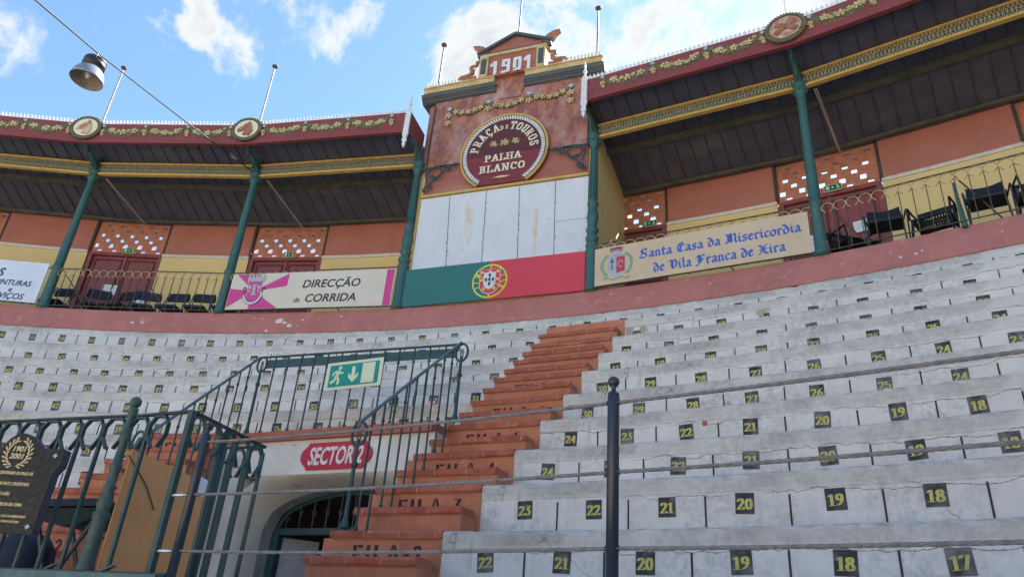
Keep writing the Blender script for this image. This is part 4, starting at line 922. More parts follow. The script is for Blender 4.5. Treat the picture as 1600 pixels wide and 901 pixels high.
# cornice, broken in the middle by the keystone
b = MB(); pr = [(.03, 9.405), (-.03, 9.408), (-.03, 9.428), (-.05, 9.432), (-.06, 9.46), (-.085, 9.475), (-.085, 9.50), (-.105, 9.51), (-.125, 9.555), (-.125, 9.576), (.03, 9.58)]
for x0, x1 in ((-1.75, -.27), (.27, 1.75)):
    n = len(pr); vs = [(x, y, z) for x in (x0, x1) for y, z in pr]; b.add(vs, [(i, i+1, n+i+1, n+i) for i in range(n-1)]+[tuple(range(n))[::-1], tuple(range(n, 2*n))])
b.box((-1.685, .9, 9.495), (.13, 1.7, .16)); b.box((1.685, .9, 9.495), (.13, 1.7, .16)); b.build('cornice', [M_slate], tow)
b = MB()
for x0, x1 in ((-1.70, -.30), (.30, 1.72)): b.box(((x0+x1)/2, -.03, 9.645), (x1-x0, .2, .125)); b.box(((x0+x1)/2, -.05, 9.70), (x1-x0+.03, .2, .03))
b.build('parapet_band', [M_goldp], tow)
b = MB()
for x0, x1 in ((-1.68, -.98), (1.0, 1.70)):
    k_ = 11
    for i in range(k_): x = x0+(x1-x0)*(i+.5)/k_; b.prism([(x-.028, 9.715), (x+.028, 9.715), (x+.03, 9.745), (x, 9.81), (x-.03, 9.745)], -.15, -.135)
b.build('cresting', [M_white], tow)
b = MB(); b.prism([(-.2, 9.22), (.2, 9.22), (.29, 9.50), (.28, 9.72), (-.28, 9.72), (-.29, 9.50)], -.035, .02); b.build('keystone', [M_wood], tow)
# date block and pediment
b = MB(); b.box((.035, -.04, 9.97), (1.0, .16, .52)); b.build('date_panel', [M_wood2], tow)
b = MB()
for c in (-.52, .59): b.box((c, -.06, 9.965), (.17, .20, .50)); 
b.box((.035, -.04, 10.225), (1.30, .22, .06)); b.build('ochre_frame', [M_goldp], tow)
b = MB()
for c in (-.52, .59): b.box((c, -.164, 9.955), (.10, .01, .36))
b.build('pilaster_inset', [M_slate], tow)
b = MB(); b.prism([(-.66, 10.26), (.74, 10.26), (.74, 10.33), (.04, 10.70), (-.66, 10.33)], -.06, .10, 0); b.build('tympanum', [M_wood2], tow)
b = MB(); b.box((.04, -.08, 10.285), (1.44, .1, .05)); b.bar((-.70, -.08, 10.345), (.04, -.08, 10.70), .055, .10); b.bar((.78, -.08, 10.345), (.04, -.081, 10.70), .055, .10); b.build('raking_cornice', [mat('teal_cornice', (.055, .085, .085), .6, (.085, .10, .095), 6)], tow)
for s_, cx in ((-1, -.66), (1, .74)):
    b = MB(); b.prism([(cx-s_*.18, 10.39), (cx+s_*.03, 10.32), (cx+s_*.03, 10.42), (cx+s_*.075, 10.52), (cx+s_*.16, 10.595), (cx+s_*.05, 10.585), (cx-s_*.06, 10.535), (cx-s_*.13, 10.46)], -.10, .02); b.build('horn_acroterion', [M_orna], tow)
    b = MB(); bx = -.61 if s_ < 0 else .68
    b.tube([(bx+s_*x, -.13, 9.76+z) for x, z in ((.40, -.01), (.36, .045), (.27, .05), (.19, .06), (.13, .11), (.12, .17), (.17, .20), (.18, .25), (.13, .285), (.08, .27), (.06, .30), (.05, .36), (.01, .37))], [.03, .04, .045, .045, .045, .045, .038, .034, .03, .032, .036, .034, .022], 8)
    b.tube([(bx+s_*x, -.13, 9.75+z) for x, z in ((.32, .0), (.24, .015), (.14, .0), (.05, .02))], .026, 6); b.build('scroll', [M_orna], tow)
b = MB()
D1 = [[(.04, .70), (.26, .92), (.26, .06)]]; D9 = [[(.42, .52), (.12, .52), (.10, .60), (.10, .86), (.16, .93), (.36, .93), (.42, .86), (.42, .14), (.36, .07), (.08, .07)]]; D0 = [[(.10, .16), (.10, .84), (.17, .93), (.35, .93), (.42, .84), (.42, .16), (.35, .07), (.17, .07), (.10, .16)]]
for x, st in ((-.375, D1), (-.165, D9), (.055, D0), (.275, D1)): nib_glyph(b, st, .32, x, 9.735, .19, .15, 0, -.121, .02, 1.0)
b.build('date_lettering', [M_white], tow)
# round sign
CZ = 7.99; cut = 7.335
def circ_cut(r, n=60):
    a0 = math.asin(max(-1, (cut-CZ)/r)); return [(r*cos(a), CZ+r*sin(a)) for a in [a0+(pi-2*a0)*i/n for i in range(n+1)]]
b = MB(); b.prism(circ_cut(.80), -.06, -.0, 0); rs = b.build('round_sign', [M_maroon], tow)
b = MB(); r = .745; P = [(r*cos(a), CZ+r*sin(a)) for a in [pi*i/40 for i in range(41)]]; P = [(r*.999, 7.95)]+P+[(-r*.999, 7.95)]; b.prism([(x, max(z, 7.93)) for x, z in P], -.064, -.05); b.build('upper_field', [M_maroond], rs)
b = MB(); a0 = math.asin((cut-CZ)/.79); aa = [a0+(pi-2*a0)*i/70 for i in range(71)]; b.tube([(.79*cos(a), -.07, CZ+.79*sin(a)) for a in aa], .024, 6); b.build('ochre_rim', [M_gold], rs)
b = MB()
for i in range(74):
    a = a0+.03+(pi-2*a0-.06)*i/73; t_ = a+pi/2+.5; c_, s_ = cos(a), sin(a)
    b.bar((.685*cos(a-.02), -.072, CZ+.685*sin(a-.02)), (.75*cos(a+.02), -.072, CZ+.75*sin(a+.02)), .030, .03); 
b.build('bead_ring', [M_white], rs)
b = MB()
def arc_word(word, a_start, a_end, r, h):
    n = len(word)
    for i, ch in enumerate(word):
        a = R_(a_start+(a_end-a_start)*i/(n-1)); M = Matrix.Translation((r*cos(a), 0, CZ+r*sin(a))) @ Matrix.Rotation(-(a-pi/2), 4, 'Y')
        wd, st = G[ch]; nib_glyph(b, st, h, -wd*h*.41, -h/2, .165, .075, 0, -.064, .012, .82, M)
arc_word('PRA\u00c7A', 169, 109, .555, .165); arc_word('DE', 97.5, 87.5, .525, .085); arc_word('TOUROS', 75, 8, .555, .165)
for wd, z, h in (('PALHA', 7.80, .145), ('BLANCO', 7.575, .15)):
    ww = text_w(wd, h, G, 1.08, .1); nib_text(b, wd, h, G, .2, .085, 0, -ww/2, z, -.064, .012, 1.08, .1)
b.build('lettering', [M_cream], rs)
b = MB()
for x, s_ in ((-.2, .06), (0, .075), (.2, .065)):
    for q in range(5): leaf(b, x+random.uniform(-.07, .07), 8.17+random.uniform(-.05, .05), .06, random.random()*6, 0, -.06)
    flower(b, x, 8.18, s_, 1, -.068); flower(b, x+.05, 8.14, .035, 1, -.07)
b.prism([(-.17, 7.455), (-.05, 7.475), (0, 7.482), (.05, 7.475), (.17, 7.455), (.05, 7.44), (-.05, 7.44)], -.075, -.05, 1); b.build('flower_ornament', [mat('dim_leaf', (.19, .085, .055), .7), M_flower], rs)
# garland on the frieze
b = MB(); X = [-1.16, -.39, .385, 1.15]; Z = [9.14, 9.15, 9.17, 9.18]
for i in range(3):
    x0, x1 = X[i]+.04, X[i+1]-.04; n = 16
    b.tube([(x0+(x1-x0)*j/n, -.022, Z[i]-.12*4*(j/n)*(1-j/n)) for j in range(n+1)], .026, 5, 0)
    for j in range(n): f = j/n; leaf(b, x0+(x1-x0)*f, Z[i]-.12*4*f*(1-f)+random.uniform(-.03, .03), .05, random.random()*6, 0)
    for f in (.15, .32, .5, .68, .85): flower(b, x0+(x1-x0)*f, Z[i]-.12*4*f*(1-f)+random.uniform(-.015, .015), .058, 1, -.05)
for i in range(4):
    diamond(b, X[i], Z[i]+.04, .045, 2); b.tube([(X[i], -.02, Z[i]), (X[i], -.02, Z[i]-.28 if i in (0, 3) else Z[i]-.1)], .02, 5, 0)
    flower(b, X[i], Z[i]-.12, .07, 1, -.05)
    if i in (0, 3): flower(b, X[i], Z[i]-.30, .065, 1, -.05)
b.build('garland', [M_leaf, M_flower, M_grey], tow)
# iron scroll brackets in the panel corners
def spiral(cx, cz, r, turns, a0, dirn, n=26): return [(cx+r*(1-.75*i/n)*cos(a0+dirn*turns*2*pi*i/n), -.07, cz+r*(1-.75*i/n)*sin(a0+dirn*turns*2*pi*i/n)) for i in range(n+1)]
for s_ in (-1, 1):
    b = MB(); X = lambda x: s_*x
    for P in ([(1.45, 7.86), (1.25, 7.89), (1.06, 7.88), (.98, 7.82), (.92, 7.85), (.88, 7.83)], [(1.45, 7.40), (1.43, 7.46), (1.36, 7.52), (1.28, 7.58), (1.27, 7.66), (1.33, 7.70)], [(1.46, 7.88), (1.44, 7.7), (1.40, 7.55)], [(1.10, 7.78), (1.18, 7.66), (1.30, 7.60)]):
        b.tube([(X(x), -.07, z) for x, z in P], .014, 6)
    b.tube([(X(1.27+.13*cos(a*pi/12)), -.07, 7.76+.11*sin(a*pi/12)) for a in range(24)], .014, 6, 0, None, True)
    for cx, cz, r in ((1.04, 7.80, .06), (1.36, 7.46, .055), (.90, 7.86, .035), (1.44, 7.39, .035)): b.tube([(X(p[0]), p[1], p[2]) for p in spiral(cx, cz, r, 1.4, .5, 1)], .012, 5)
    b.build('iron_bracket', [M_teald], tow)

# flag panel
fl = thing('flag_panel', 'green and red flag panel with armillary sphere at the foot of the tower', 'flag', TM @ Matrix.Translation((-.05, -.06, 5.15)))
b = MB(); b.box((-.776, 0, .337), (1.552, .02, .675)); b.build('green_half', [M_fgreen], fl)
b = MB(); b.box((.776, 0, .337), (1.552, .02, .675)); b.build('red_half', [M_fred], fl)
b = MB(); E = (0.02, .315); r = .285
b.tube([(E[0]+r*cos(a*pi/20), -.012, E[1]+r*sin(a*pi/20)) for a in range(40)], .017, 5, 0, None, True)
for k_, a0, a1 in ((.09, 160, 380), (-.06, 0, 0)):
    pass
b.bar((E[0], -.0105, E[1]-r), (E[0], -.0105, E[1]+r), .022, .01)
for zc, sg_ in ((.10, 1), (0, 1), (-.12, -1)):
    hw = math.sqrt(r*r-zc*zc); pts = [(E[0]-hw+2*hw*i/12, -.013, E[1]+zc-sg_*.045*(1-((i-6)/6)**2)) for i in range(13)]; b.tube(pts, .011, 4)
pts = [(E[0]-.25+.5*i/10, -.0135, E[1]+.14-.28*i/10) for i in range(11)]; b.tube(pts, .022, 4)
b.build('armillary_sphere', [M_fyel], fl)
def shield(w_, h_, cx, cz, n=12): return [(cx-w_, cz+h_*.55), (cx-w_, cz-h_*.1)]+[(cx+w_*cos(R_(180+180*i/n)), cz-h_*.1+h_*.45*sin(R_(180+180*i/n))*1.0) for i in range(1, n)]+[(cx+w_, cz-h_*.1), (cx+w_, cz+h_*.55)]
b = MB(); b.prism(shield(.175, .40, E[0], E[1]-.01), -.026, -.01, 0); b.prism(shield(.165, .385, E[0], E[1]-.008), -.029, -.01, 1); b.prism(shield(.10, .27, E[0], E[1]+.0), -.032, -.01, 0)
for x, z in ((-.133, .165), (0, .172), (.133, .165), (-.135, .03), (.135, .03), (-.09, -.13), (.09, -.13)): b.box((E[0]+x, -.031, E[1]+z-.012), (.042, .006, .042), 2)
for x, z in ((0, .085), (0, .01), (-.058, .01), (.058, .01), (0, -.065)): b.prism(shield(.019, .055, E[0]+x, E[1]+z+.005, 6), -.035, -.02, 3)
b.build('shield', [M_white, M_fred, M_fyel, M_blue], fl)

# ------------------------------------------------------------------ banners
def bayM(n, y=0, z=0): return FR(CA(n)+BAY/2, (RB-.035)*cos(BAY/2)+y, z)
b1 = thing('banner', 'cream banner reading DIREC\u00c7\u00c3O de CORRIDA with magenta wedges and crest', 'banner', bayM(-2, 0, 5.17), 'banners on the balcony railing')
b = MB(); b.box((.02, 0, .34), (2.98, .012, .675)); b.build('sheet', [M_banner], b1)
b = MB(); x0, x1, zc = -1.46, -.40, .34; cx = -1.0
b.box((1.435, -.0075, .335), (.125, .005, .66), 0); b.build('magenta_strip', [M_magenta], b1)
for P in ([(cx, zc+.0), (x0+.07, .67), (-.93, .67)], [(cx, zc), (x0, .40), (x0, .04)], [(cx, zc), (-1.04, .005), (-.50, .005)], [(cx, zc), (x1, .42), (x1, .66)]): b = MB(); b.prism(P, -.010, -.005, 0); b.build('magenta_wedge', [M_magenta], b1)
b = MB(); b.prism(shield(.125, .36, cx, .33), -.016, -.005, 0); b.prism(shield(.135, .385, cx, .328), -.013, -.005, 1)
b.prism([(cx-.05, .26), (cx+.05, .26), (cx+.03, .34), (cx+.03, .42), (cx+.045, .46), (cx-.045, .46), (cx-.03, .42), (cx-.03, .34)], -.02, -.01, 2)
for s_ in (-1, 1):
    b.box((cx+s_*.085, -.019, .40), (.014, .004, .10), 1); b.box((cx+s_*.085, -.0195, .41), (.06, .004, .016), 1); b.sphere((cx+s_*.085, -.018, .33), .014, 1, None, 6, (1, .3, 1))
cr = [(cx-.15, .51), (cx+.15, .51), (cx+.17, .60)]
for i in range(5): x = cx+.17-.034-.068*i; cr += [(x+.02, .60), (x+.02, .655), (x-.02, .655), (x-.02, .60)]
cr += [(cx-.17, .60)]; b.prism(cr, -.016, -.005, 2)
b.tube([(cx+.17*cos(R_(a)), -.014, .30+.20*sin(R_(a))) for a in range(195, 346, 15)], .026, 5, 1); b.tube([(cx+.19*cos(R_(a)), -.020, .29+.21*sin(R_(a))) for a in range(190, 351, 10)], .005, 4, 3); b.tube([(cx+.145*cos(R_(a)), -.022, .31+.18*sin(R_(a))) for a in range(190, 351, 10)], .004, 4, 3)
for s_ in (-1, 1): b.tube([(cx+s_*(.175+.025*cos(a)), -.02, .36+.05*sin(a)) for a in [i*.6 for i in range(9)]], .008, 4, 3)
b.build('crest', [M_magenta, M_white, M_grey, M_ink], b1)
link('lettering', text_mesh('DIREC\u00c7\u00c3O', .152, M_ink, .002, .16, .002, 1.0), b1, Matrix.Translation((.40, -.009, .375)) @ TX)
link('lettering', text_mesh('CORRIDA', .152, M_ink, .002, .16, .002, 1.0), b1, Matrix.Translation((.43, -.009, .105)) @ TX)
link('lettering', text_mesh('de', .095, M_ink, .002, .2, .0, .95), b1, Matrix.Translation((-.17, -.009, .105)) @ TX)

b2 = thing('banner', 'tan banner with two lines of blue gothic lettering beside a crest, right of the tower', 'banner', bayM(0, 0, 5.165), 'banners on the balcony railing')
b = MB(); b.box((-.015, 0, .32), (3.03, .012, .63)); b.build('sheet', [M_banner2], b2)
b = MB(); h = .155
t1, t2 = 'Santa Casa da Misericordia', 'de Vila Franca de Xira'
for tx, z, xa, xb in ((t1, .345, -.84, 1.40), (t2, .09, -.63, 1.18)):
    ww = text_w(tx, h, BL, 1, .035); nib_text(b, tx, h, BL, .17, .05, 40, xa, z, -.006, .003, (xb-xa)/ww, .035)
b.build('lettering', [M_bluet], b2)
b = MB(); cx = -1.19
b.prism(shield(.135, .33, cx, .30), -.010, -.005, 0); b.prism([(cx+.002, .17), (cx+.13, .20), (cx+.13, .44), (cx+.002, .44)], -.013, -.006, 1); b.box((cx-.066, -.013, .33), (.012, .006, .19), 4); b.box((cx-.066, -.0135, .37), (.07, .006, .012), 4); b.tube([(cx+.065+.035*cos(a*.7), -.014, .32+.06*sin(a*.7)) for a in range(9)], .006, 4, 2)
b.box((cx, -.0125, .505), (.10, .006, .07), 0); b.prism([(cx-.09, .53), (cx+.09, .53), (cx+.105, .575), (cx+.05, .61), (cx-.05, .61), (cx-.105, .575)], -.012, -.006, 3); b.tube([(cx-.1+.02*i, -.014, .585+.01*(i % 2)) for i in range(11)], .006, 4, 4)
for s_ in (-1, 1):
    for i in range(9):
        a = R_(-50+i*13); x, z = cx+s_*(.04+.19*cos(a)), .32+.2*sin(a); leaf(b, x, z, .035, a*s_, 5, -.008)
b.tube([(cx-.2+.05*i, -.012, .10+.022*sin(i*1.5)) for i in range(9)], .018, 5, 6)
b.build('crest', [M_grey, M_rose, M_cream, mat('mauve_print', (.42, .16, .24), .6), M_ink, M_mint, mat('pale_scroll', (.50, .54, .48), .6)], b2)

b0 = thing('banner', 'white banner reading PINTURAS e SERVI\u00c7OS in slate italics at far left', 'banner', bayM(-4, 0, 5.18), 'banners on the balcony railing')
xr = (-.5985+.65925)*24.6
b = MB(); b.box((xr-1.45, 0, .39), (2.9, .012, .78)); b.build('sheet', [M_banner0], b0)
for tx, h, x, z in (('OS', .165, xr-.865, .46), ('PINTURAS', .105, xr-.50, .30), ('e', .10, xr-.50, .175), ('SERVI\u00c7OS', .115, xr-.565, .04)):
    link('lettering', text_mesh(tx, h, M_navy, .002, .2, .002 if h < .15 else .005, .96), b0, Matrix.Translation((x, -.009, z)) @ TX)

# ------------------------------------------------------------------ chairs
def slot_panel(mb, w_, h_, M, n=9, frame=.05, th=.018):
    mb.box((-w_/2+frame/2, 0, h_/2), (frame, th, h_), 0, M); mb.box((w_/2-frame/2, 0, h_/2), (frame, th, h_), 0, M); mb.box((0, 0, frame/2), (w_-2*frame, th, frame), 0, M); mb.box((0, 0, h_-frame/2), (w_-2*frame, th, frame), 0, M)
    mb.box((0, 0, h_*.58), (w_-2*frame, th, .02), 0, M)
    iw = w_-2*frame
    for i in range(n): mb.box((-iw/2+(i+.5)*iw/n, 0, h_/2), (iw/n*.5, th*.8, h_-2*frame), 0, M)
def slatted_chair(label, M, group):
    r = thing('plastic_chair', label, 'chair', M, group)
    b = MB(); slot_panel(b, .46, .36, Matrix.Translation((0, .2, .43)) @ Matrix.Rotation(-.2, 4, 'X'), 11); b.build('backrest', [M_plastic], r)
    b = MB(); slot_panel(b, .46, .44, Matrix.Translation((0, -.22, .44)) @ Matrix.Rotation(-pi/2+.06, 4, 'X'), 11); b.build('seat', [M_plastic], r)
    for sx_ in (-1, 1):
        for sy in (-1, 1):
            b = MB(); b.tube([(sx_*.21, sy*.2, .43), (sx_*.25, sy*.25, 0)], [.02, .014], 6); b.build('leg', [M_plastic], r)
        b = MB(); b.tube([(sx_*.225, .24, .66), (sx_*.25, .02, .655), (sx_*.245, -.2, .63), (sx_*.235, -.215, .45)], .014, 6); b.build('armrest', [M_plastic], r)
    return r
def solid_chair(label, M, group):
    r = thing('black_chair', label, 'chair', M, group)
    b = MB(); Mb_ = Matrix.Translation((0, .16, .545)) @ Matrix.Rotation(-.16, 4, 'X'); n = 8
    for i in range(n):
        x0, x1 = -.2+.4*i/n, -.2+.4*(i+1)/n; y = lambda x: .05*(1-(x/.2)**2)
        b.add([(x0, y(x0), 0), (x1, y(x1), 0), (x1, y(x1), .34), (x0, y(x0), .34), (x0, y(x0)+.02, 0), (x1, y(x1)+.02, 0), (x1, y(x1)+.02, .34), (x0, y(x0)+.02, .34)], [(0, 1, 2, 3), (5, 4, 7, 6), (3, 2, 6, 7), (1, 0, 4, 5)]+([(0, 3, 7, 4)] if i == 0 else [])+([(1, 5, 6, 2)] if i == n-1 else []), 0, False, Mb_)
    b.build('backrest', [M_plastic], r)
    b = MB(); b.box((0, -.01, .50), (.40, .34, .03)); b.tube([(-.19, -.16, .487), (.19, -.16, .487)], .028, 8); b.build('seat', [M_plastic], r)
    for sx_ in (-1, 1):
        b = MB(); b.tube([(sx_*.20, .22, .80), (sx_*.215, .17, .46), (sx_*.235, .22, 0)], .011, 6); b.build('leg', [M_iron], r)
        b = MB(); b.tube([(sx_*.215, .18, .62), (sx_*.25, -.12, .62), (sx_*.252, -.16, .58), (sx_*.235, -.19, 0)], .011, 6); b.build('leg', [M_iron], r)
    return r
def folding_chair(label, M, group, col=M_plastic):
    r = thing('folding_chair', label, 'chair', M, group)
    b = MB(); P = [(-.2, 0), (.2, 0), (.215, .05), (.2, .15), (.17, .18), (-.17, .18), (-.2, .15), (-.215, .05)]; b.prism(P, -.012, .012, 0, Matrix.Translation((0, .19, .685)) @ Matrix.Rotation(-.15, 4, 'X')); b.build('backrest', [col], r)
    b = MB(); b.box((0, -.01, .445), (.38, .33, .04)); b.box((0, -.17, .437), (.36, .03, .045)); b.build('seat', [col], r)
    for sx_ in (-1, 1):
        b = MB(); b.tube([(sx_*.19, .17, .86), (sx_*.20, .03, .42), (sx_*.21, -.24, 0)], .011, 6); b.build('leg', [M_iron], r)
        b = MB(); b.tube([(sx_*.19, -.18, .43), (sx_*.19, .24, 0)], .011, 6); b.build('leg', [M_iron], r)
    return r
GZ = 5.062; GR = 'chairs on the right gallery balcony'; GL = 'dark chairs on the left gallery balcony'
def cm_(t, R, rot=0): return FR(t, R, GZ) @ Matrix.Rotation(rot, 4, 'Z')
slatted_chair('slatted plastic chair turned sideways beside the right column and door', cm_(-.0580, 25.30, .7), GR)
solid_chair('solid backed black chair in front of the door papers', cm_(-.0405, 25.00, .10), GR)
slatted_chair('slatted plastic chair left of the green balcony post', cm_(-.0185, 25.10, -.15), GR)
solid_chair('solid backed black chair right of the green balcony post', cm_(.0058, 24.98, .05), GR)
slatted_chair('slatted plastic chair cut by the right edge of the photo', cm_(.0275, 25.0, .2), GR)
folding_chair('folding chair next to the left column of the magenta banner', cm_(-.4760, 25.36, .05), GL)
folding_chair('second folding chair left of the magenta banner column', cm_(-.4975, 25.36, .1), GL)
folding_chair('third folding chair left of the magenta banner column', cm_(-.5180, 25.36, .0), GL, M_navyseat)
folding_chair('navy chair under the right hand door paper', cm_(-.5385, 25.36, .25), GL, M_navyseat)
folding_chair('dark chair between the two door papers', cm_(-.5580, 25.36, -.2), GL)
folding_chair('dark chair under the left hand door paper', cm_(-.5765, 25.36, .3), GL)
folding_chair('navy chair just left of the leftmost column', cm_(-.6050, 25.36, -.05), GL, M_navyseat)

# papers on doors, small exit signs
def paper(label, t, z, w_, h_, rot=0):
    r = thing('paper_notice', label, 'notice', FR(t, RW+.055, z) @ Matrix.Rotation(rot, 4, 'Y'), 'paper notices on the gallery doors'); b = MB(); b.box((0, 0, 0), (w_, .004, h_)); b.build('sheet', [M_paper], r)
    b = MB()
    for i in range(3): b.box((random.uniform(-.02, .02), -.003, h_*.22-i*h_*.16), (w_*.6, .002, h_*.03))
    b.build('printed_lines', [M_grey], r)
paper('white notice on the left leaf of the leftmost full door', -.5985, 6.42, .30, .22, .03)
paper('white notice on the right leaf of the leftmost full door', -.5725, 6.27, .22, .26, -.03)
paper('torn white notice on the right leaf of the right door', -.0555, 6.55, .30, .20, -.1)
paper('white notice on the left leaf of the right door, beside the column', -.0835, 6.40, .21, .30, .02)
xs = MB(); xs.box((0, 0, 0), (.27, .02, .12), 0); xs.box((0, -.012, 0), (.25, .006, .10), 1); xs.box((.0, -.0165, 0), (.035, .004, .03), 2); xs.box((-.075, -.0165, 0), (.05, .004, .07), 2); xs.box((.075, -.0165, .02), (.03, .004, .03), 2); xs.bar((.08, -.0165, .01), (.06, -.0165, -.04), .016, .004, 2); xs.bar((.08, -.0167, .01), (.105, -.0167, -.035), .014, .004, 2)
me_x = xs.mesh('sign_face', [M_photo, M_signg, M_photo])
for t, lb in ((CA(-3), 'small exit sign above the door behind the leftmost column'), (CA(-2), 'small exit sign above the door over the magenta banner'), (CA(0)+.0155, 'small exit sign above the half hidden door beside the tower'), (CA(1), 'small exit sign above the door behind the right column')):
    r = thing('door_exit_sign', lb, 'exit sign', FR(t+.003, RW-.02, 7.30), 'small exit signs over the gallery doors'); link('sign_face', me_x, r)

# ------------------------------------------------------------------ flagpoles
def pole(label, M, L_, r_, m_, dark):
    o = thing('flagpole', label, 'flagpole', M, 'flagpoles along the roof line'); b = MB(); b.tube([(0, 0, -.1), (0, 0, L_)], [r_, r_*.8], 8); b.build('pole', [m_], o)
    b = MB(); b.lathe([(.012, L_-.03), (.04, L_-.01), (.058, L_+.01), (.058, L_+.03), (.035, L_+.05), (.002, L_+.055)], 14); b.build('finial', [dark], o)
M_fin = mat('pole_finial', (.09, .045, .035), .6)
pole('pale bare flagpole behind the left horse medallion, next to the hanging lamp', FR(CA(-3)+.0025, 24.3, 8.65), 1.62, .019, M_pole, M_fin)
pole('pale bare flagpole behind the red horse medallion', FR(CA(-2)+.0015, 24.3, 8.65), 1.66, .019, M_pole, M_fin)
pole('white bare flagpole behind the reddish medallion at right', FR(CA(1), 24.3, 8.65), 1.66, .017, mat('white_pole', (.7, .7, .7), .5), M_fin)
pole('black flagpole on the left end of the tower parapet', TM @ Matrix.Translation((-1.485, -.02, 9.70)), 1.16, .018, M_poled, M_fin)
pole('tall dark flagpole on the tip of the tower pediment', TM @ Matrix.Translation((.06, -.0, 10.66)), 1.7, .016, M_poled, M_fin)
pole('dark flagpole on the right end of the tower parapet', TM @ Matrix.Translation((1.60, -.02, 9.70)), 1.27, .018, M_poled, M_fin)

# ------------------------------------------------------------------ hanging lamp and its wire
EYEP = Vector((0, CR, 0))
LD = Vector((-0.7745, 0.2403, 0.5851)); LP = EYEP+LD*12.6          # where the lamp hangs
W0 = Vector((-11.017, 21.995, 8.02)); W1 = EYEP+Vector((-0.7804, 0.1663, 0.6028))*10.9
wr = MB(); W2_ = W1+(W1-LP)*1.2
wr.tube([W0, W0.lerp(LP, .5)+Vector((0, 0, -.02)), LP, W1, W2_], .0115, 6)
wo = thing('overhead_wire', 'dark wire strung from the gallery column to the hanging lamp', 'wire', EYE); wr.build('wire', [M_wirec], wo)
b = MB(); f_ = .10; p_ = W0.lerp(LP, .16); d_ = (LP-W0).normalized(); b.tube([p_-d_*.1, p_, p_+d_*.1], [.014, .028, .014], 6); b.build('tensioner', [M_chrome], wo)
LPc = LP+Vector((0, 0, -.075)); ax = Vector((.02, .05, 1.0)).normalized()
lm = thing('pendant_lamp', 'spun metal floodlight bell hanging from the overhead wire', 'lamp', Matrix.Translation(LPc+Vector((0, 0, ZO))) @ ax.to_track_quat('Z', 'Y').to_matrix().to_4x4() @ Matrix.Scale(.70, 4))
b = MB(); b.lathe([(.05, -.03), (.15, -.04), (.205, -.08), (.215, -.12), (.195, -.135), (.215, -.15), (.215, -.235), (.195, -.25), (.20, -.27), (.15, -.30)][::-1], 24); b.build('housing', [M_lampd], lm)
b = MB(); b.lathe([(.15, -.29), (.205, -.32), (.25, -.38), (.285, -.46), (.305, -.56), (.31, -.60), (.30, -.60), (.275, -.46), (.24, -.385), (.14, -.31)][::-1], 32, (0, 0, 0), 0)
b.f = [f for f in b.f if len(f) == 4]; b.m = b.m[:len(b.f)]; b.sm = b.sm[:len(b.f)]; b.build('bell_shade', [M_alu], lm)
b = MB(); b.lathe([(.296, -.60), (.27, -.46), (.235, -.39), (.13, -.315), (.001, -.312)], 32); b.f = [f for f in b.f if len(f) == 4]; b.m = b.m[:len(b.f)]; b.sm = b.sm[:len(b.f)]; b.build('reflector', [M_refl], lm)
b = MB(); b.sphere((0, 0, -.45), .065, 0, None, 12, (1, 1, 1.5)); b.build('bulb', [M_glass], lm)
b = MB(); b.tube([(-.21, .0, -.14), (-.19, 0, .02), (-.06, 0, .10), (0, 0, .10)], .008, 6); b.tube([(0, 0, .12), (0, 0, -.03)], .01, 6); b.build('hanger', [M_steel], lm)

# ------------------------------------------------------------------ cable fence
cf = thing('cable_fence', 'black post and steel cable fence in front of the benches', 'fence', EYE)
RFN = 17.5; tposts = (.045, -.0600, -.1632)
for t in tposts:
    b = MB(); p = pol(t, RFN, 0)
    b.lathe([(.0185, .15), (.0185, .795), (.0165, .802), (.008, .804), (.0075, .82), (.0145, .825)], 18, (p[0], p[1], 0)); b.sphere((p[0], p[1], .838), .0185, 0, None, 16)
    o = b.build('post', [M_post], cf)
    c_ = MB()
    for z in (.77, .555, .338):
        a = Vector(pol(t-.0012, RFN, z)); c2 = Vector(pol(t+.0012, RFN, z)); c_.tube([a, c2], .0095, 8)
    c_.build('ferrule', [M_iron], o)
for t0, t1 in zip(tposts[:-1], tposts[1:]):
    for z, sg_ in ((.77, .012), (.555, .010), (.338, .008)):
        A_, B_ = Vector(pol(t0, RFN, z)), Vector(pol(t1, RFN, z)); b = MB(); n = 150; L_ = (B_-A_).length; d_ = (B_-A_).normalized(); n1_ = d_.cross(Vector((0, 0, 1))).normalized()
        for q in range(4):
            pts = []
            for i in range(n+1):
                f = i/n; a = f*L_/.11*2*pi+q*pi/2; c0 = A_.lerp(B_, f)+Vector((0, 0, -sg_*4*f*(1-f))); pts.append(c0+n1_*(.0034*cos(a))+Vector((0, 0, .0034*sin(a))))
            b.tube(pts, .0030, 5)
        b.build('cable', [M_steel], cf)
b = MB()
for z in (.555, .338):
    A_, B_ = Vector(pol(-.1645, RFN, z)), Vector(pol(-.1698, RFN, z)); b.tube([A_, A_.lerp(B_, .2), A_.lerp(B_, .3), A_.lerp(B_, .8), B_], [.003, .004, .008, .008, .005], 8)
b.build('turnbuckle', [M_chrome], cf)

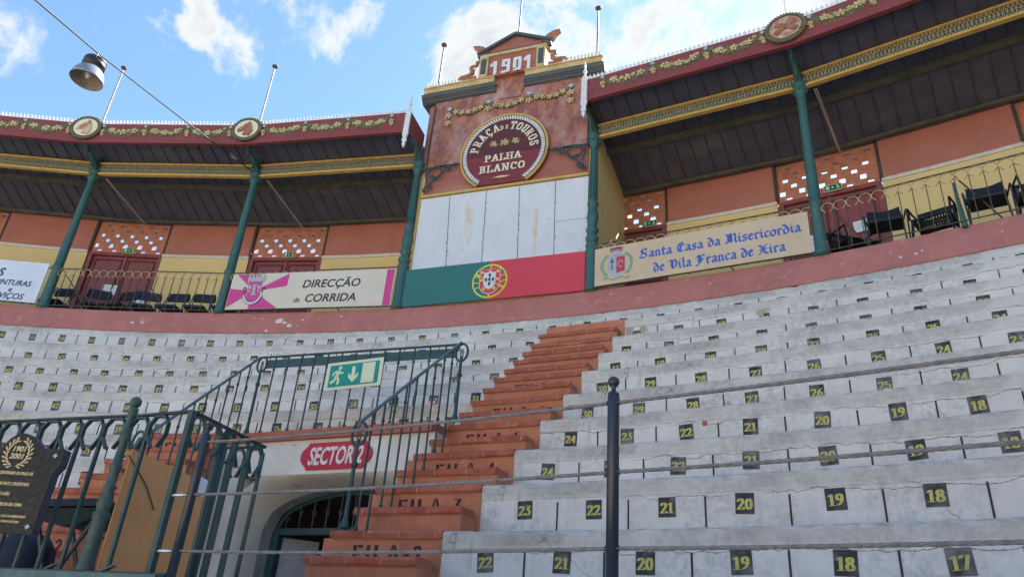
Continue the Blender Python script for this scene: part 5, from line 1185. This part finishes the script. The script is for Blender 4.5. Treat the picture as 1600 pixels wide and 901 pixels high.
# ------------------------------------------------------------------ green balustrade with plaque
bal = thing('balustrade', 'green iron balustrade of open hoops with ball topped posts at lower left', 'balustrade', EYE)
ZB, ZTB = .255, .916
def hoop_panel(P0, P1, n, zt_, bars, hoops):
    P0, P1 = Vector(P0), Vector(P1); d_ = (P1-P0)/n; t = d_.normalized(); nrm = Vector((t.y, -t.x, 0))
    g = d_.length; hh = .142
    b = MB(); b.bar(P0+Vector((0, 0, zt_-.004)), P1+Vector((0, 0, zt_-.004)), .024, .009, 0, None, (0, 0, 1)); b.build('top_rail', [mat('rail_dark_teal', (.018, .045, .045), .45)], bal)
    for i in range(n+1):
        p = P0+d_*i
        if i in bars: b = MB(); b.bar(p+Vector((0, 0, ZB)), p+Vector((0, 0, zt_-.035)), .0145, .0145, 0, None, nrm); b.build('baluster', [M_teald], bal)
        if i in hoops:
            b = MB(); Q = [(.18, -1), (.5, -.62), (.5, -.28), (.26, -.04), (-.26, -.04), (-.5, -.28), (-.5, -.62), (-.18, -1)]
            m_ = p+d_*.5
            for q0, q1 in zip(Q[:-1], Q[1:]):
                b.bar(m_+t*(q0[0]*(g-.012))+Vector((0, 0, zt_-.01+q0[1]*hh)), m_+t*(q1[0]*(g-.012))+Vector((0, 0, zt_-.01+q1[1]*hh)), .008, .02, 0, None, nrm)
            b.build('hoop', [M_teald], bal)
tA, tM, tC = -.249, -.1905, -.1700
pz = lambda t, R: Vector(pol(t, R, 0))
R8 = set(range(9))
hoop_panel(pz(tM-.0005, 17.49), pz(-.2495, 17.44), 8, ZTB, R8-{0}, R8-{8}); hoop_panel(pz(tM, 17.5), pz(tC, 17.5), 3, ZTB, {1}, {0, 1})
hoop_panel(pz(tC, 17.5), pz(-.1745, 18.05), 5, ZTB, {1, 2, 3, 4, 5}, {0, 1, 2, 3, 4}); hoop_panel(pz(-.1745, 18.05), pz(-.1905, 18.02), 3, ZTB, {1, 2}, {0, 1})
b = MB(); p = pz(tC, 17.5); b.bar(p+Vector((0, 0, .1)), p+Vector((0, 0, ZTB-.004)), .026, .026, 0, None, (p.normalized())); b.build('corner_post', [M_teald], bal)
p = pz(tM, 17.49); b = MB(); b.lathe([(.038, .24), (.036, .27), (.031, .285), (.030, .46), (.034, .47), (.034, .485), (.024, .492), (.028, .505), (.032, .525), (.028, .56), (.021, .585), (.027, .59), (.027, .60), (.021, .605), (.020, .66), (.026, .668), (.026, .69), (.019, .695), (.017, .79), (.024, .80), (.024, .83), (.018, .84), (.016, .90), (.020, .905), (.022, .945), (.012, .955)], 18, (p.x, p.y, 0)); b.sphere((p.x, p.y, .975), .026, 0, None, 14); b.build('turned_post', [M_bpost], bal)
p = pz(-.1725, 17.76); b = MB(); b.lathe([(.017, .1), (.017, .835), (.008, .845), (.009, .862)], 12, (p.x, p.y, 0)); b.sphere((p.x, p.y, .878), .021, 0, None, 12); b.build('ball_post', [M_teald], bal)
b = MB(); b.bar(pz(-.165, 17.5)+Vector((0, 0, .215)), pz(-.252, 17.44)+Vector((0, 0, .215)), .10, .06, 0, None, (0, 0, 1)); b.bar(pz(-.165, 17.5)+Vector((0, 0, .250)), pz(-.252, 17.44)+Vector((0, 0, .250)), .012, .012, 1, None, (0, 0, 1))
for t in (-.181, -.2005): 
    q_ = pz(t, 17.47); b.bar(q_+Vector((-.03, 0, .26)), q_+Vector((.03, 0, .275)), .02, .006, 0, None, (0, 0, 1)); b.bar(q_+Vector((-.03, 0, .262)), q_+Vector((-.06, -.0, .235)), .02, .006, 0, None, (0, 0, 1))
b.build('base_rail', [mat('worn_teal_base', (.05, .13, .14), .5, (.09, .17, .18), 14, col3=(.10, .08, .06), s3=25, lo3=.62, hi3=.7), M_iron], bal)

# granite plaque hung on the balustrade
PQ = FR(-.2102, 17.29, .372) @ Matrix.Rotation(.35, 4, 'Z') @ Matrix.Scale(.89, 4, (0, 0, 1))
pq = thing('memorial_plaque', 'black granite memorial plaque dated 1901 2001 hung on the balustrade', 'plaque', PQ)
O = [(-.34, .0), (.33, .0), (.33, .325), (.345, .335), (.345, .43)]
O = [(-.33, 0), (.33, 0), (.33, .30), (.37, .34), (.37, .425), (.20, .425)]+[(.15*cos(R_(a)), .39+.105*sin(R_(a))) for a in range(15, 166, 10)]+[(-.20, .425), (-.37, .425), (-.37, .34), (-.33, .30)]
O = [(x*.54, z*.93) for x, z in O]
b = MB(); b.prism(O, -.025, .025); n = len(O); b.m = [0, 0]+[1]*(len(b.f)-2); b.build('slab', [M_granite, M_gedge], pq)
b = MB()
for s_ in (-1, 1):
    for i in range(9):
        a = R_(-80+i*17); x, z = s_*.052*cos(a), .365+.066*sin(a)
        for q in (-.5, .5): b.prism([(x, z), (x+s_*.019*cos(a+pi/2+q-.2), z+.019*sin(a+pi/2+q-.2)), (x+s_*.025*cos(a+pi/2+q), z+.025*sin(a+pi/2+q)), (x+s_*.017*cos(a+pi/2+q+.3), z+.017*sin(a+pi/2+q+.3))], -.028, -.024)
b.build('laurel_wreath', [M_goldl], pq)
for tx, z in (('1901', .372), ('2001', .337)): link('lettering', text_mesh(tx, .026, M_goldl, .001, .15, .001, .9), pq, Matrix.Translation((0, -.0262, z)) @ TX)
for tx, z, h in (('A FESTEJAR O CENTENARIO DA PRA\u00c7A DE', .262, .0148), ("TOUROS 'PALHA BLANCO', E INCENTIVAR", .212, .0148), ('OS VILAFRANQUENSES A N\u00c3O', .165, .0148), ('ESQUECEREM OS VALORES DA SUA TERRA', .118, .0148)):
    me = text_mesh(tx, h, M_goldl, .0008, .2, .0006, .86); wmax = max(v.co.x for v in me.vertices); link('lettering', me, pq, Matrix.Scale(.66, 4, (1, 0, 0)) @ Matrix.Translation((-.02 if 'N\u00c3O' not in tx else -.08, -.0262, z)) @ TX)
for tx, z in (('SANTA CASA DA MISERICORDIA', .068), ('VILA FRANCA DE XIRA', .044)): link('lettering', text_mesh(tx, .010, M_goldl, .0008, .2, .0004, .7), pq, Matrix.Translation((.06, -.0262, z)) @ TX)
b = MB()
for x, z in ((-.17, .36), (.17, .36), (.155, .03), (-.155, .03)): b = MB(); b.prism([(x-.011, z), (x, z-.012), (x+.011, z), (x, z+.012)], -.032, -.024); b.build('stud', [M_grey], pq)

# hardboard sheet, papers, folding table behind the balustrade
hb = thing('hardboard_sheet', 'brown hardboard sheet propped upright behind the green balustrade', 'board', EYE)
b = MB(); P0, P1 = pz(-.2030, 17.72), pz(-.2093, 18.42); nrm = (P1-P0).normalized().cross(Vector((0, 0, 1)))
for dz in (0,):
    vs = [P0+Vector((0, 0, -.04)), P1+Vector((0, 0, -.04)), P1+Vector((0, 0, .815)), P0+Vector((0, 0, .835))]; b.add(vs+[v+nrm*.006 for v in vs], [(0, 3, 2, 1), (4, 5, 6, 7), (3, 7, 6, 2), (0, 4, 7, 3), (1, 2, 6, 5)])
b.build('sheet', [M_ply], hb)
b = MB(); b.tube([P0+Vector((.01, -.01, .80)), P0.lerp(P1, .25)+Vector((.02, -.02, .70)), P0.lerp(P1, .4)+Vector((.02, -.02, .6))], .003, 5); b.build('cord', [M_iron], hb)
pn = thing('paper_note', 'white paper note stuck at the corner of the hardboard sheet', 'notice', EYE)
b = MB(); a = P1+Vector((.012, -.012, .74)); q = (P1-P0).normalized(); vs = [a-q*.16, a, a+Vector((0, 0, .085)), a-q*.16+Vector((0, 0, .10))]; b.add(vs+[v+nrm*.003 for v in vs], [(0, 1, 2, 3), (7, 6, 5, 4), (0, 4, 5, 1), (2, 6, 7, 3), (1, 5, 6, 2), (0, 3, 7, 4)]); b.build('sheet', [M_paper], pn)
ft = thing('folding_table', 'dark folding trestle with crossed legs behind the plaque', 'table', FR(-.2265, 17.92, -.05))
b = MB(); b.box((0, 0, .655), (.40, .24, .035)); b.build('top', [M_canvas], ft)
b = MB(); b.prism([(-.2, .63), (.2, .63), (.2, .585), (.1, .555), (-.02, .545), (-.12, .56), (-.2, .58)], -.11, .11); b.build('canvas_sling', [mat('green_canvas', (.016, .03, .03), .9)], ft)
for y in (-.1, .1):
    for s_ in (-1, 1):
        b = MB(); b.bar((s_*.19, y+s_*.012, .60), (-s_*.17, y+s_*.012, .0), .018, .014); b.build('leg', [M_iron], ft)
b = MB(); b.box((0, 0, .30), (.02, .2, .02)); b.build('stretcher', [M_iron], ft)
bx = thing('fabric_bundle', 'dark navy bundle standing under the plaque behind the balustrade', 'bundle', FR(-.2475, 17.95, -.05))
b = MB(); b.lathe([(.02, .0), (.17, .01), (.18, .1), (.175, .3), (.16, .45), (.10, .52), (.01, .53)], 12); b.v = [Vector((v.x*1.1*(1+.06*sin(9*v.z+3*v.x)), v.y*.8, v.z)) for v in b.v]; b.build('cover', [M_navyseat], bx)
